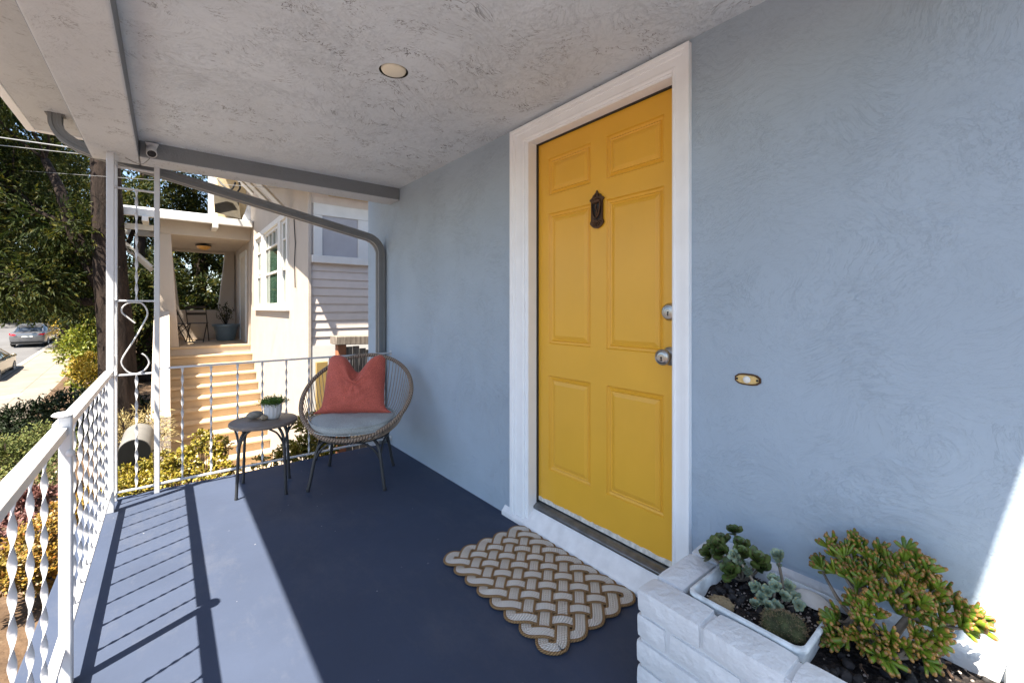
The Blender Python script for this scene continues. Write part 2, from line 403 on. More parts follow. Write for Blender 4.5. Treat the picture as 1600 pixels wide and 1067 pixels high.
# ------------------------------------------------------------------ terrain, street
def S(y): return -1.41+.07*(y-45.5)
def sm(a,b,x):
    t=min(1,max(0,(x-a)/(b-a))); return t*t*(3-2*t)
def yard(x,y):
    return -1.25-.4*sm(5,9,y)
def ground_z(x,y):
    t=sm(-4.2,-1.6,x); z=(S(y)+.13)*(1-t)+yard(x,y)*t
    if y>20: z=max(z,(S(y)+.13)) if x>-4.2 else z
    if x<-14: z=S(y)+.13+.02*(-14-x)
    return z
def grid(xs,ys,zf):
    m=MB(); n=len(xs); vs=[(x,y,zf(x,y)) for y in ys for x in xs]
    m.add(vs,[(j*n+i,j*n+i+1,(j+1)*n+i+1,(j+1)*n+i) for j in range(len(ys)-1) for i in range(n-1)]); return m
xs=[-400,-120,-60,-30,-20,-14.01,-14,-10,-6.42,-6.41,-4.2]+[-4.2+.2*i for i in range(1,14)]+[-1,0,2,5,10,20,60,150,400]
ys=[-300,-100,-40,-20,-10,-5,-2]+[i*.75 for i in range(0,50)]+[40,45,50,60,80,120,160]
def gz(x,y):
    yy=min(y,75); z=ground_z(x,yy)
    if -14<=x<=-6.42: z=S(yy)-.25
    return z
tag(grid(xs,ys,gz).build('ground',M['earth']),kind='structure')
tag(grid([-13.9,-10,-6.5],[-40,0,20,40,60,75,110],lambda x,y:S(min(y,75))).build('road',M['asphalt']),kind='structure')
tag(grid([-6.3,-5,-4.05],[-40,0,10,20,30,40,50,60,75],lambda x,y:S(y)+.145).build('sidewalk',M['sidewalk']),kind='structure')
m=MB(); q=[(-6.5,S(-40)-.1),(-6.3,S(-40)-.1)]
ysn=[-40,0,20,40,60,75]
vs=[]; 
for y in ysn: vs+=[(-6.5,y,S(y)-.1),(-6.5,y,S(y)+.155),(-6.3,y,S(y)+.155),(-6.3,y,S(y)-.1)]
m.add(vs,[(4*i+k,4*i+4+k,4*i+4+(k+1)%4,4*i+(k+1)%4)[::-1] for i in range(len(ysn)-1) for k in range(4)])
tag(m.build('kerb',M['kerb'],smooth=False),kind='structure')
m=MB()
for y0 in (27,): 
    m.add([(x,y,S(y)+.149) for x,y in ((-6.3,26.8),(-4.9,27.6),(-4.9,28.3),(-6.3,27.5))],[(0,1,2,3)])
for y0,y1 in ((34,35),(36.6,37.6),(39.2,40.2)): m.add([(x,y,S(y)+.004) for x,y in ((-9.6,y0),(-9.45,y0),(-9.45,y1),(-9.6,y1))],[(0,1,2,3)])
tag(m.build('road_marking',M['kerb'],smooth=False),kind='structure')
# terracotta tiled step beside the porch, planting bed
tag(MB().box(-1.7,-.43,-1.5,2.05,-1.6,-.2).build('tiled_path',M['tile'],bevel=.01),kind='structure')

# ------------------------------------------------------------------ our porch and house
XW=1.615; ZC=2.312; ZB=2.205
fl=MB().box(-.40,XW+.02,-.9,3.855,-.16,0).build('porch_floor',M['floor'],bevel=.006); tag(fl,kind='structure')
tag(MB().box(-.37,XW,-.85,3.80,-1.7,-.16).build('porch_foundation',M['found']),kind='structure')
house=thing('stucco_house','blue grey stucco house with white trimmed doorway and covered porch','house',(XW,2,0))
# front wall with the door opening
YD0,YD1=.955,1.885; ZD1=2.225
def quadgrid(m,x,ya,yb,za,zb,st=.2,face=-1):
    m.add([(x,ya,za),(x,yb,za),(x,yb,zb),(x,ya,zb)],[(0,3,2,1)] if face<0 else [(0,1,2,3)])
m=MB()
YE=4.36
m.box(XW,XW+.25,YD1,YE,-1.7,2.46); m.box(XW,XW+.25,-2.6,YD0,-1.7,2.46); m.box(XW,XW+.25,YD0,YD1,ZD1,2.46); m.box(XW,XW+.25,YD0,YD1,-1.7,-.02)
m.box(XW+.25,6.5,YE-.25,YE,-1.7,2.46); m.box(XW+.25,6.5,-2.6,-2.35,-1.7,2.46)
m.box(XW+.252,XW+.3,-2.3,4.0,-.1,2.44)
m.build('wall',M['wall'],house,smooth=False)
# ceiling with a round hole for the recessed lamp
LX,LY=.795,1.835; LR=.063
m=MB(); x0,x1,y0,y1=-.15,XW+.01,-.1,3.64; a=.12
for (ax,bx,ay,by) in ((x0,x1,y0,LY-a),(x0,x1,LY+a,y1),(x0,LX-a,LY-a,LY+a),(LX+a,x1,LY-a,LY+a)):
    m.add([(ax,ay,ZC),(bx,ay,ZC),(bx,by,ZC),(ax,by,ZC)],[(0,3,2,1)])
N=48; cir=[];sq=[]
for k in range(N):
    t=2*PI*k/N; c,s_=math.cos(t),math.sin(t); qq=a/max(abs(c),abs(s_))
    cir.append((LX+LR*c,LY+LR*s_,ZC)); sq.append((LX+qq*c,LY+qq*s_,ZC))
m.add(cir+sq,[(k,(k+1)%N,N+(k+1)%N,N+k)[::-1] for k in range(N)])
m.build('porch_ceiling',M['ceil'],house,smooth=False)
# beams round the porch roof
m=MB()
YB0,YB1=3.60,3.81
m.box(-.37,-.135,-.22,YB1,ZB,2.47)
m.box(-.135,XW+.003,YB0,YB1,ZB,2.47)
m.box(-.135,XW+.003,-.22,-.05,ZB,2.47)
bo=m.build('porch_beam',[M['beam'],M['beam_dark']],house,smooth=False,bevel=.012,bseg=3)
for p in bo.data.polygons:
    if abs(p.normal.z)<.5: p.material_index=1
# eave soffit, fascia, roof
m=MB().box(-.70,6.6,-.28,4.34,2.474,2.50); m.build('eave_soffit',M['beam'],house)
m=MB(); m.box(-.745,-.70,-.305,4.385,2.468,2.60); m.box(-.70,6.6,4.34,4.385,2.468,2.60); m.box(-.70,6.6,-.305,-.28,2.468,2.60)
m.build('fascia',M['wood_white'],house,bevel=.004)
m=MB(); m.add([(-.78,-.30,2.60),(6.6,-.30,2.60),(6.6,4.42,2.60),(-.78,4.42,2.60),(1.6,1,2.95),(5.5,1,2.95),(5.5,3,2.95),(1.6,3,2.95)],[(0,1,5,4),(1,2,6,5),(2,3,7,6),(3,0,4,7),(4,5,6,7),(0,3,2,1)])
m.build('roof',M['roofwhite'],house,smooth=False)
# door frame
def casing(m,p0,p1,out,wid):  # moulded casing from p0 to p1 (points on the inner edge), out: direction away from the opening
    p0=Vector(p0);p1=Vector(p1);o=Vector(out)
    prof=[(0,.0),(0,.016),(.010,.022),(.018,.022),(.022,.017),(wid*.60,.022),(wid*.62,.030),(wid*.80,.034),(wid*.82,.040),(wid,.040),(wid,0)]
    return prof,p0,p1,o
yi0,yi1,zi=.958,1.886,2.211
wl,wr,wt=.120,.079,.086
m=MB()
def ringframe(m,fr):
    # fr(w)->(yr,yl,zt) and depth -> strips up right side, across, down left
    rows=[]
    for f,dx in fr:
        yr=yi0-wr*f; yl=yi1+wl*f; zt=zi+wt*f; x=XW-dx*(.55 if dx>0 else 1)
        rows.append([(x,yr,.035),(x,yr,zt),(x,yl,zt),(x,yl,.035)])
    o=len(m.v); n=len(rows); vs=[p for r in rows for p in r]
    m.add(vs,[(i*4+k,(i+1)*4+k,(i+1)*4+k+1,i*4+k+1) for i in range(n-1) for k in range(3)])
ringframe(m,[(0,-.02),(0,.016),(.09,.024),(.17,.024),(.2,.017),(.58,.021),(.6,.031),(.78,.033),(.8,.041),(1,.041),(1,-.003)])
# jambs and stop
xj=XW+.20
m.box(XW-.002,xj,YD1-.03+.004,YD1+.002,.05,ZD1); m.box(XW-.002,xj,YD0-.002,YD0+.008,.05,ZD1); m.box(XW-.002,xj,YD0+.008,YD1-.03+.004,ZD1-.026,ZD1)
m.build('door_frame',M['wood_white'],house,bevel=.0015,ang=14)
XDR=XW+.075   # door face
m=MB(); m.box(XDR-.014,XDR+.01,YD1-.0305,YD1-.026,.13,ZD1-.026); m.box(XDR-.014,XDR+.01,YD0+.0085,YD1-.0305,ZD1-.0315,ZD1-.0265)
m.build('weatherstrip',M['seal'],house)
# the weathered sloping sill and metal threshold
m=MB(); m.prism([(1.588,0,.0),(1.588,0,.026),(1.597,0,.033),(XW+.045,0,.105),(XW+.045,0,0)],(0,1.22,0))
for i in range(len(m.v)): m.v[i]=(m.v[i][0],m.v[i][1]+.86,m.v[i][2])
m.build('door_sill',M['sill'],house,bevel=.004)
m=MB(); m.prism([(XW+.035,YD0+.009,.10),(XW+.035,YD0+.009,.113),(XW+.055,YD0+.009,.128),(XW+.11,YD0+.009,.138),(XW+.13,YD0+.009,.10)],(0,YD1-YD0-.037,0))
m.build('threshold',M['alu'],house,bevel=.002)
# the door leaf with six moulded panels
door_y0,door_y1,dz0,dz1=YD0+.010,YD1-.031,.146,ZD1-.032
cols=[(1.046,1.362),(1.462,1.772)]; rowsz=[(.336,.872),(1.050,1.785),(1.888,2.097)]
m=MB(); ysl=[door_y0,cols[0][0],cols[0][1],cols[1][0],cols[1][1],door_y1]; zsl=[dz0]+[z for r in rowsz for z in r]+[dz1]
for i in range(5):
    for j in range(len(zsl)-1):
        if i in (1,3) and j in (1,3,5):
            rec=[(0,0),(.006,.009),(.016,.012),(.022,.006),(.028,.0105),(.048,.0035)]
            ring=[]
            for ins,dp in rec:
                a_,b_,c_,d_=ysl[i]+ins,ysl[i+1]-ins,zsl[j]+ins,zsl[j+1]-ins; x=XDR+dp
                ring.append([(x,a_,c_),(x,b_,c_),(x,b_,d_),(x,a_,d_)])
            vs=[p for r in ring for p in r]; n=len(ring)
            m.add(vs,[(4*q+k,4*q+(k+1)%4,4*q+4+(k+1)%4,4*q+4+k)[::-1] for q in range(n-1) for k in range(4)]+[(4*n-4,4*n-3,4*n-2,4*n-1)[::-1]])
        else: m.add([(XDR,ysl[i],zsl[j]),(XDR,ysl[i+1],zsl[j]),(XDR,ysl[i+1],zsl[j+1]),(XDR,ysl[i],zsl[j+1])],[(3,2,1,0)])
m.box(XDR+.014,XDR+.045,door_y0,door_y1,dz0,dz1)
for (a_,b_,c_,d_) in ((door_y0,door_y0+.001,dz0,dz1),(door_y1-.001,door_y1,dz0,dz1),(door_y0,door_y1,dz1-.001,dz1)):
    m.box(XDR+.0005,XDR+.0138,a_,b_,c_,d_)
door=m.build('front_door',M['door'],house,smooth=False); door['label']='mustard yellow six panel door'
DSW=MB()
rg=random.Random(4); yy=door_y0; top=[]
while yy<door_y1: top.append((XDR-.002,yy,.150+rg.uniform(.010,.017))); yy+=rg.uniform(.01,.035)
top.append((XDR-.002,door_y1,.163))
DSW.prism([(XDR-.002,door_y1,.140),(XDR-.002,door_y0,.140)]+top,(.004,0,0)); DSW.build('door_sweep',M['strip'],door,smooth=False)
# knob, deadbolt
yk=1.016
m=MB(); m.lathe([(.040,0),(.040,.004),(.034,.011),(.016,.016),(.015,.034),(.026,.040),(.0335,.050),(.034,.064),(.030,.069),(.029,.0675),(.022,.071),(.021,.0695),(.014,.071),(.013,.070),(.004,.0705)],(XDR,yk,1.045),(-1,0,0),36)
kn=m.build('door_knob',M['nickel'],door)
m=MB(); m.lathe([(.038,0),(.038,.006),(.031,.018),(.029,.0195),(.0285,.0185),(.021,.0205),(.020,.0195),(.012,.021),(.011,.020),(.003,.0202)],(XDR,yk,1.235),(-1,0,0),36); db=m.build('deadbolt',M['nickel'],door)
for z,x in ((1.045,XDR-.0706),(1.235,XDR-.0204)):
    m=MB(); m.prism([(x,yk+a*.9,z+b-.006) for a,b in ((-.004,.008),(.004,.008),(.005,.004),(.002,0),(.003,-.010),(-.003,-.010),(-.002,0),(-.005,.004))],(-.0012,0,0)); m.build('keyhole',M['black'],door)
# bronze knocker
ky,kz=1.414,1.742
half=[(0,-.092),(.018,-.088),(.032,-.078),(.043,-.066),(.043,-.058),(.037,-.05),(.037,.045),(.046,.052),(.044,.058),(.030,.066),(.022,.078),(.010,.082),(.004,.094),(0,.10)]
out=[(XDR-.004,ky-a,kz+b) for a,b in half]+[(XDR-.004,ky+a,kz+b) for a,b in half[::-1][1:-1]]
m=MB(); m.prism(out,(-.007,0,0))
m.blob((XDR-.014,ky,kz+.045),(.010,.026,.014),14,0,0); 
loop=[(XDR-.017,ky+.028*math.sin(t),kz+.038-.085*(1-abs(math.cos(t/2)))*1.0-.0) for t in [PI*(i/20*2-1) for i in range(21)]]
loop=[(XDR-.018,ky+.026*math.cos(t),kz+.035+.075*math.sin(t)) for t in [PI+PI*i/20 for i in range(21)]]
m.tube(loop,.0042,8)
for dy in (-.009,.009): m.tube([(XDR-.014,ky+dy,kz+.066),(XDR-.015,ky+dy*1.3,kz+.075),(XDR-.013,ky+dy*.6,kz+.083)],.003,6)
m.tube([(XDR-.0125,ky,kz+.03),(XDR-.0135,ky+.004,kz+.012),(XDR-.0135,ky-.004,kz-.006),(XDR-.0135,ky+.002,kz-.03)],.0045,6)
for dz,dy in ((.016,.009),(.004,-.009),(-.008,.008),(-.02,-.006)): m.leaf((XDR-.0135,ky,kz+dz-.006),(0,dy,.006),(-1,0,0),.014,.008)
for k in range(7):
    t=PI+PI*(k+.5)/7; m.tube([(XDR-.0125,ky,kz-.05),(XDR-.0135,ky+.030*math.cos(t),kz-.055+.028*math.sin(t))],.003,5)
kk=m.build('door_knocker',M['bronze'],door,ang=50)
m=MB(); pts=[(XDR-.0115,ky+.029*math.cos(t)*(1 if math.sin(t)<0 else 1),kz-.005+.048*math.sin(t)) for t in [2*PI*i/24 for i in range(24)]]
m.prism(pts,(-.0006,0,0)); m.build('knocker_recess',M['black'],door,smooth=False)
# downspout from the eave outlet, along the porch end and down the wall corner
def rectube(m,path,w,h,ribs=True):
    P=[Vector(p) for p in path]; n=len(P); prof=[]
    pr=[(-.5,-.5),(-.25,-.5),(-.22,-.42),(-.03,-.42),(0,-.5),(.03,-.42),(.22,-.42),(.25,-.5),(.5,-.5),(.5,-.2),(.44,-.15),(.44,.15),(.5,.2),(.5,.5),(.25,.5),(.22,.42),(-.22,.42),(-.25,.5),(-.5,.5),(-.5,.2),(-.44,.15),(-.44,-.15),(-.5,-.2)]
    vs=[]
    for i in range(n):
        t=(P[min(n-1,i+1)]-P[max(0,i-1)]).normalized(); a=Vector((0,1,0)); b=t.cross(a).normalized(); a=b.cross(t)
        sc=1.0
        if ribs and i%2 and 0<i<n-1: sc=.965
        for (x,y) in pr: vs.append(P[i]+a*x*w*sc+b*y*h*sc)
    k=len(pr)
    m.add(vs,[(i*k+j,i*k+(j+1)%k,(i+1)*k+(j+1)%k,(i+1)*k+j) for i in range(n-1) for j in range(k)]+[tuple(range(k))[::-1],tuple((n-1)*k+j for j in range(k))])
m=MB(); yd=3.93
bez=lambda a,b,c,n:[tuple((1-t)**2*a[i]+2*t*(1-t)*b[i]+t*t*c[i] for i in range(3)) for t in [k/n for k in range(n+1)]]
rectube(m,[(-.545,yd,2.495)]+bez((-.545,yd,2.43),(-.54,yd,2.315),(-.36,yd,2.272),12)+bez((1.44,yd,1.91),(1.55,yd,1.885),(1.572,yd,1.77),10)+[(1.572,yd,-1.2)],.085,.062)
m.build('downspout',M['gutter'],house,ang=30)
m=MB(); m.box(-.59,-.50,yd-.034,yd+.034,2.468,2.474); m.build('gutter_outlet',M['gutter'],house,bevel=.003)
# recessed ceiling lamp
lamp=thing('ceiling_lamp','round cream recessed lamp in the stucco porch ceiling','lamp',(LX,LY,ZC))
MB().lathe([(LR,0),(LR+.001,.09),(.001,.09)],(LX,LY,ZC+.0),n=48,cap0=False).build('housing',M['maildark'],lamp)
MB().lathe([(.001,-.001),(.040,.0),(.051,.004),(.055,.011),(.053,.022),(.035,.07)],(LX,LY,ZC-.006),n=40,cap1=False).build('bulb',M['lampcream'],lamp,ang=60)
# security camera
sc=thing('security_camera','small white bullet camera under the porch beam corner','camera',(-.06,3.58,2.27))
MB().prism([(-.105,3.592,2.305),(-.035,3.592,2.305),(-.05,3.592,2.265),(-.09,3.592,2.265)],(0,-.02,0)).build('mount',M['camwhite'],sc,bevel=.004)
ax=Vector((.05,-.62,-.55)).normalized()
MB().tube([(-.072,3.58,2.29),(-.072,3.555,2.255),(-.07,3.545,2.245)],.012,10).build('arm',M['camwhite'],sc)
c0=Vector((-.075,3.575,2.272))
MB().lathe([(.019,0),(.024,.008),(.026,.05),(.027,.085),(.025,.089),(.0225,.083)],c0,ax,24,cap1=False).build('camera_body',M['camwhite'],sc,ang=50)
MB().lathe([(.023,.082),(.021,.0825),(.010,.083),(.009,.086),(.003,.087)],c0,ax,24,cap0=False).build('lens',M['black'],sc,ang=50)
tag(MB().tube(crom([(-.06,3.55,2.24),(-.09,3.58,2.19),(-.13,3.61,2.165),(-.20,3.65,2.20)]),.0025,6).build('camera_cable',M['wire']),'thin pale cable drooping from the security camera','cable')
# door bell
bell=thing('door_bell','tarnished brass door bell plate on the blue stucco wall','door bell',(XW,.66,1.0))
def oct_(y,z,a,b,x): return [(x,y+a*dx,z+b*dz) for dx,dz in ((-1,-.35),(-.72,-.8),(-.35,-.95),(.35,-.95),(.72,-.8),(1,-.35),(1,.35),(.72,.8),(.35,.95),(-.35,.95),(-.72,.8),(-1,.35))]
MB().prism(oct_(.668,.998,.044,.0215,XW+.002),(-.006,0,0)).build('backplate',M['bronze'],bell)
MB().prism(oct_(.668,.998,.038,.0165,XW-.004),(-.005,0,0)).build('plate',M['brass'],bell,bevel=.002)
MB().lathe([(.0125,0),(.0125,.003),(.010,.006),(.004,.0075)],(XW-.009,.668,.998),(-1,0,0),20).build('button',M['pearl'],bell)
for s in (-1,1): MB().lathe([(.0045,0),(.004,.002)],(XW-.0085,.668+s*.034,.998),(-1,0,0),10).build('screw',M['black'],bell)

# ------------------------------------------------------------------ iron railings and corner trellis
def twisted(m,p0,p1,wd,th,half,ph=0):
    L=(Vector(p1)-Vector(p0)).length; n=int(L/.008); P0=Vector(p0);P1=Vector(p1)
    m.tube([P0.lerp(P1,i/n) for i in range(n+1)],1,8,flat=(wd/2,th/2),twist=lambda s:ph+PI*L*s/half)
def bar(name,p0,p1,w,h,parent,bev=.003,mat=None):
    P0=Vector(p0);P1=Vector(p1);d=(P1-P0); t=d.normalized()
    a=Vector((0,0,1)) if abs(t.z)<.9 else Vector((0,1,0)); s_=t.cross(a).normalized(); a=s_.cross(t)
    m=MB(); m.prism([P0+s_*w/2*i+a*h/2*j for i,j in ((-1,-1),(1,-1),(1,1),(-1,1))],d)
    return m.build(name,mat or M['iron'],parent,bevel=bev)
XR=-.272
ZT=.868
rl=thing('iron_railing','long white wrought iron railing beside the street side of the porch','railing',(XR,1.5,0))
bar('top_rail',(XR,2.05,ZT-.013),(XR,3.60,ZT-.013),.042,.026,rl)
bar('top_rail',(XR,-.6,ZT-.026),(XR,2.04,ZT-.022),.042,.028,rl)
bar('bottom_rail',(XR,-.6,.128),(XR,3.60,.128),.030,.014,rl)
for i,y in enumerate([3.43,3.27,3.105,2.945,2.785,2.622,2.462,2.303,2.143,1.80,1.635,1.47,1.305,1.14,.97]):
    m=MB(); r_=random.Random(i); twisted(m,(XR,y,.13),(XR,y,ZT-.024),0.0165,.0065,.078,r_.uniform(-.35,.35)+.4); m.build('baluster',M['iron'],rl,ang=60)
bar('post',(XR+.014,2.035,0.0),(XR+.014,2.035,.895),.033,.033,rl,.005)
m=MB(); m.lathe([(.001,.893),(.022,.896),(.028,.901),(.023,.907),(.001,.911)],(XR+.008,2.03,0),n=28); 
m.v=[(x,2.03+(y-2.03)*1.2,z) for x,y,z in m.v]; m.build('post_cap',M['iron'],rl,ang=50)
MB().box(XR-.03,XR+.03,1.995,2.06,0,.006).build('foot_plate',M['iron'],rl)
m=MB(); m.blob((XR+.027,2.012,.776),(.012,.010,.012),8,0,0); m.build('bolt',M['iron'],rl)

tr=thing('corner_trellis','white iron corner post with twisted bars and scrolls','trellis post',(-.2,3.75,0))
PA=(-.266,3.600);PB=(-.258,3.790);PC=(-.048,3.790)
for p,wd in ((PA,.036),(PB,.024),(PC,.030)): bar('post',(*p,0),(*p,ZB+.004),wd,wd,tr)
def panel(p,q):
    P=Vector((*p,0));Q=Vector((*q,0)); up=Vector((0,0,1))
    for z in (2.17,2.035,1.30,.815,.055):
        bar('crossbar',P+up*z,Q+up*z,.016,.012,tr,.002)
    mid=(P+Q)/2
    for a,b,ph in ((1.30,2.035,.2),(.055,.815,.9)):
        m=MB(); twisted(m,mid+up*a,mid+up*b,.018,.008,.082,ph); m.build('twisted_bar',M['iron'],tr,ang=60)
    uvp=[(214.5,504),(205,496),(196,487.6),(196,480),(203,473.5),(214.5,471.8),(226,474.5),(232.7,488.8),(225.4,507),(212,531.5),(197,556),(195.5,567),(204.7,579.5),(216.9,582.6),(229,577),(235,567),(231,557),(224,551.5)]
    pts=[]
    for u,v in uvp:
        s_=(u-186)/61; z=1.293-(v-471)*(1.30-.815-.008)/(583-471)
        pts.append(P.lerp(Q,s_)+up*z)
    m=MB(); m.tube(crom(pts,6),1,6,flat=(.0045,.009)); m.build('scroll',M['iron'],tr,ang=60)
panel(PB,PC); panel(PA,PB)
fr=thing('iron_railing','low white iron railing across the far porch end, behind the chair','railing',(.8,3.8,0))
YR=3.79
bar('top_rail',(-.035,YR,.842),(XW+.01,YR,.842),.026,.013,fr,.003)
bar('bottom_rail',(-.035,YR,.060),(XW+.01,YR,.060),.022,.013,fr,.003)
for i,x in enumerate([.089,.254,.416,.578,.745,.911,1.075,1.24,1.40,1.55]):
    m=MB(); twisted(m,(x,YR,.062),(x,YR,.84),0.0175,.007,.078,.3+.13*i); m.build('baluster',M['iron'],fr,ang=60)
for z in (.842,.06): MB().box(XW-.006,XW+.002,YR-.02,YR+.02,z-.02,z+.02).build('wall_plate',M['iron'],fr,bevel=.002)

# ------------------------------------------------------------------ round woven chair
ch=thing('string_chair','round woven cord lounge chair with thin dark metal legs','chair',(1.09,3.2,0))
pb=Vector((.945,2.955,.362)); pt=Vector((1.315,3.49,.868)); cc=(pb+pt)/2-Vector((.822,-.569,0))*.014; av=(pt-pb)/2
fx=Vector((.822,-.569,0)); RXW=.392
rim=lambda t:cc+av*math.sin(t)+fx*RXW*math.cos(t)
nrm_=fx.cross(av).normalized()
m=MB(); m.tube([rim(2*PI*i/96) for i in range(96)],.0155,10,closed=True,uvs=True); m.build('rim',M['rattan'],ch,ang=80)
sc_=Vector((1.085,3.195,.345)); bk=Vector((.569,.822,0))
hoop=lambda t:sc_+bk*.215*math.sin(t)+fx*.245*math.cos(t)+Vector((0,0,.02*math.sin(t)))
m=MB(); m.tube([hoop(2*PI*i/64) for i in range(64)],.010,8,closed=True); m.build('seat_hoop',M['legmetal'],ch,ang=80)
m=MB()
NS=74
for i in range(NS):
    t=2*PI*i/NS; t2=t+.10*math.sin(2*t)
    if math.sin(t)<-.88: pass
    a=rim(t); b=hoop(t2)
    mid=(a+b)/2+(-nrm_)*(-.0)
    bul=(b-a).length*.10
    out_=(mid-(cc+Vector((0,0,.1)))); out_=out_.normalized()
    path=crom([a,(a*.66+b*.34)+out_*bul*.7,(a*.33+b*.67)+out_*bul,b],3)
    m.tube(path,.0026,5)
m.build('cord_back',M['cord'],ch,ang=80)
m=MB()
for i in range(-9,10):
    q=i/10; hw=math.sqrt(1-q*q)
    m.tube([sc_+fx*.245*q+bk*.215*hw,sc_+fx*.245*q-bk*.215*hw],.003,5)
m.build('cord_seat',M['cord'],ch,ang=80)
feet=[Vector((.755,3.164,0)),Vector((1.172,2.856,0)),Vector((1.012,3.571,0)),Vector((1.41,3.262,0))]
for k,f in enumerate(feet):
    m=MB()
    cdir=Vector((sc_.x-f.x,sc_.y-f.y,0)).normalized(); sdv=Vector((-cdir.y,cdir.x,0))
    top=f+cdir*.085+Vector((0,0,.235)); hp=sc_+ (f-sc_)*.62; hp.z=.345
    e0=f+cdir*.16; 
    m.tube(crom([f,f+cdir*.022+Vector((0,0,.10)),f+cdir*.048+Vector((0,0,.22)),f+cdir*.075+Vector((0,0,.295)),f+cdir*.14+Vector((0,0,.338))],6),.0115,10)
    for s_ in (-1,1):
        m.tube(crom([f+cdir*.052+Vector((0,0,.205)),f+cdir*.07+sdv*s_*.028+Vector((0,0,.265)),f+cdir*.105+sdv*s_*.075+Vector((0,0,.315)),f+cdir*.13+sdv*s_*.13+Vector((0,0,.34))],6),.008,8)
    m.lathe([(.0125,0),(.0125,.02)],f,n=10)
    m.build('leg',M['legmetal'],ch,ang=60)
# seat cushion
cu=thing('seat_cushion','round grey blue seat cushion on the woven chair','cushion',(1.08,3.13,.37))
cC=Vector((1.062,3.155,.443)); tilt=.06
m=MB(); prof=[(0.001,-.026),(.20,-.028),(.268,-.025),(.283,-.018),(.286,0),(.286,.012),(.280,.022),(.262,.028),(.18,.033),(.001,.035)]
m.lathe(prof,cC,(-bk.x*-.0+ -bk.x*tilt,-bk.y*tilt,1),48,rfun=lambda a,z:1+.012*math.sin(5*a+1)+.008*math.sin(9*a)); 
m.v=[((cC.x+((x-cC.x)*fx.x+(y-cC.y)*fx.y)*1.03*fx.x+((x-cC.x)*bk.x+(y-cC.y)*bk.y)*.93*bk.x),(cC.y+((x-cC.x)*fx.x+(y-cC.y)*fx.y)*1.03*fx.y+((x-cC.x)*bk.x+(y-cC.y)*bk.y)*.93*bk.y),z+.008*math.sin(x*19)*math.sin(y*17)) for x,y,z in m.v]
m.build('cover',M['cushion'],cu,ang=70)
m=MB(); ql=Vector((-bk.x*tilt,-bk.y*tilt,1)).normalized(); 
for zz in (.024,-.023):
    m.tube([cC+ql*zz+fx*.287*1.03*math.cos(2*PI*i/72)+(bk-ql*bk.dot(ql))*.282*.95*math.sin(2*PI*i/72) for i in range(72)],.0042,6,closed=True)
m.build('piping',M['cushion'],cu,ang=80)
# pillow with a chopped top edge
pl=None
m=MB(); n=40
pc=Vector((1.076,3.222,.490)); lean=(bk*.34+Vector((0,0,1))).normalized(); px=fx; pn=px.cross(lean).normalized()
def outline(u,v):  # u,v in [-1,1]
    hw=.232*(1-.055*math.cos(v*PI/2)+ .03*max(0,-v-.6)/.4)
    if v<-.75: hw+=.05*((-v-.75)/.25)**1.5
    x=u*hw*(1-.09*max(0,v)**1.6)
    top=.425-.135*math.exp(-((u-.06)/.36)**2)-.035*max(0,(abs(u)-.8)/.2)**2
    bot=-.015+.012*math.cos(u*PI/2)*0
    s_=(v+1)/2
    bow=.0
    return x,bot+(top-bot)*s_+bow
vs=[];idx={}
def thick(u,v):
    e=(1-abs(u)**2.6)*(1-abs(v)**2.8); e=max(0,e)
    t=.098*e**.55
    s_=(v+1)/2
    # folds that fan out of the chop
    d=math.hypot((u-.06)*.232,(s_-.70)*.42); ang=math.atan2((s_-.70),(u-.06))
    t+=.019*math.sin(7*ang+1.2)*math.exp(-d/.085)*e
    t-=.030*math.exp(-((u-.06)/.16)**2-((s_-.88)/.16)**2)
    t+=.004*math.sin(11*u+5*v)*e+.003*math.sin(17*v-6*u)*e
    return max(0,t)
for sgn in (1,-1):
    for j in range(n+1):
        for i in range(n+1):
            u=-1+2*i/n; v=-1+2*j/n; x,z=outline(u,v); y=sgn*thick(u,v)*(1 if sgn>0 else .8)
            vs.append(pc+px*x+lean*z+pn*y)
fs=[]
for sgn in (0,1):
    o=sgn*(n+1)**2
    for j in range(n):
        for i in range(n):
            f=(o+j*(n+1)+i,o+j*(n+1)+i+1,o+(j+1)*(n+1)+i+1,o+(j+1)*(n+1)+i); fs.append(f if sgn else f[::-1])
m.add(vs,fs); pl=m.build('throw_pillow',M['pillow'],ang=180)
sm_=pl.modifiers.new('Smooth','SUBSURF'); sm_.levels=1; sm_.render_levels=1
base(pl,pc); tag(pl,'terracotta red velvet pillow with chopped top on the woven chair','pillow')

# ------------------------------------------------------------------ side table and what stands on it
TC=Vector((.530,3.41,0)); TZ=.478; TR=.209
tb=thing('side_table','small round side table with grey brown top and dark metal legs','side table',TC)
MB().lathe([(.001,TZ-.024),(TR-.004,TZ-.024),(TR,TZ-.020),(TR,TZ-.004),(TR-.004,TZ),(.001,TZ)],(TC.x,TC.y,0),n=72).build('table_top',M['tabletop'],tb,ang=50)
for f in (Vector((.357,3.32,0)),Vector((.63,3.213,0)),Vector((.43,3.605,0)),Vector((.708,3.501,0))):
    m=MB(); c=Vector((TC.x-f.x,TC.y-f.y,0)).normalized(); s_=Vector((-c.y,c.x,0))
    Z=lambda z:Vector((0,0,z))
    m.tube(crom([f,f+c*.008+Z(.16),f+c*.018+Z(.32),f+c*.035+Z(.40),f+c*.085+Z(.455)],6),.0095,10)
    for q in (-1,1): m.tube(crom([f+c*.016+Z(.31),f+c*.022+s_*q*.012+Z(.36),f+c*.03+s_*q*.045+Z(.42),f+c*.04+s_*q*.09+Z(.454)],6),.0062,8)
    m.lathe([(.0105,0),(.0105,.015)],f,n=10); m.build('leg',M['legmetal'],tb,ang=60)
m=MB()
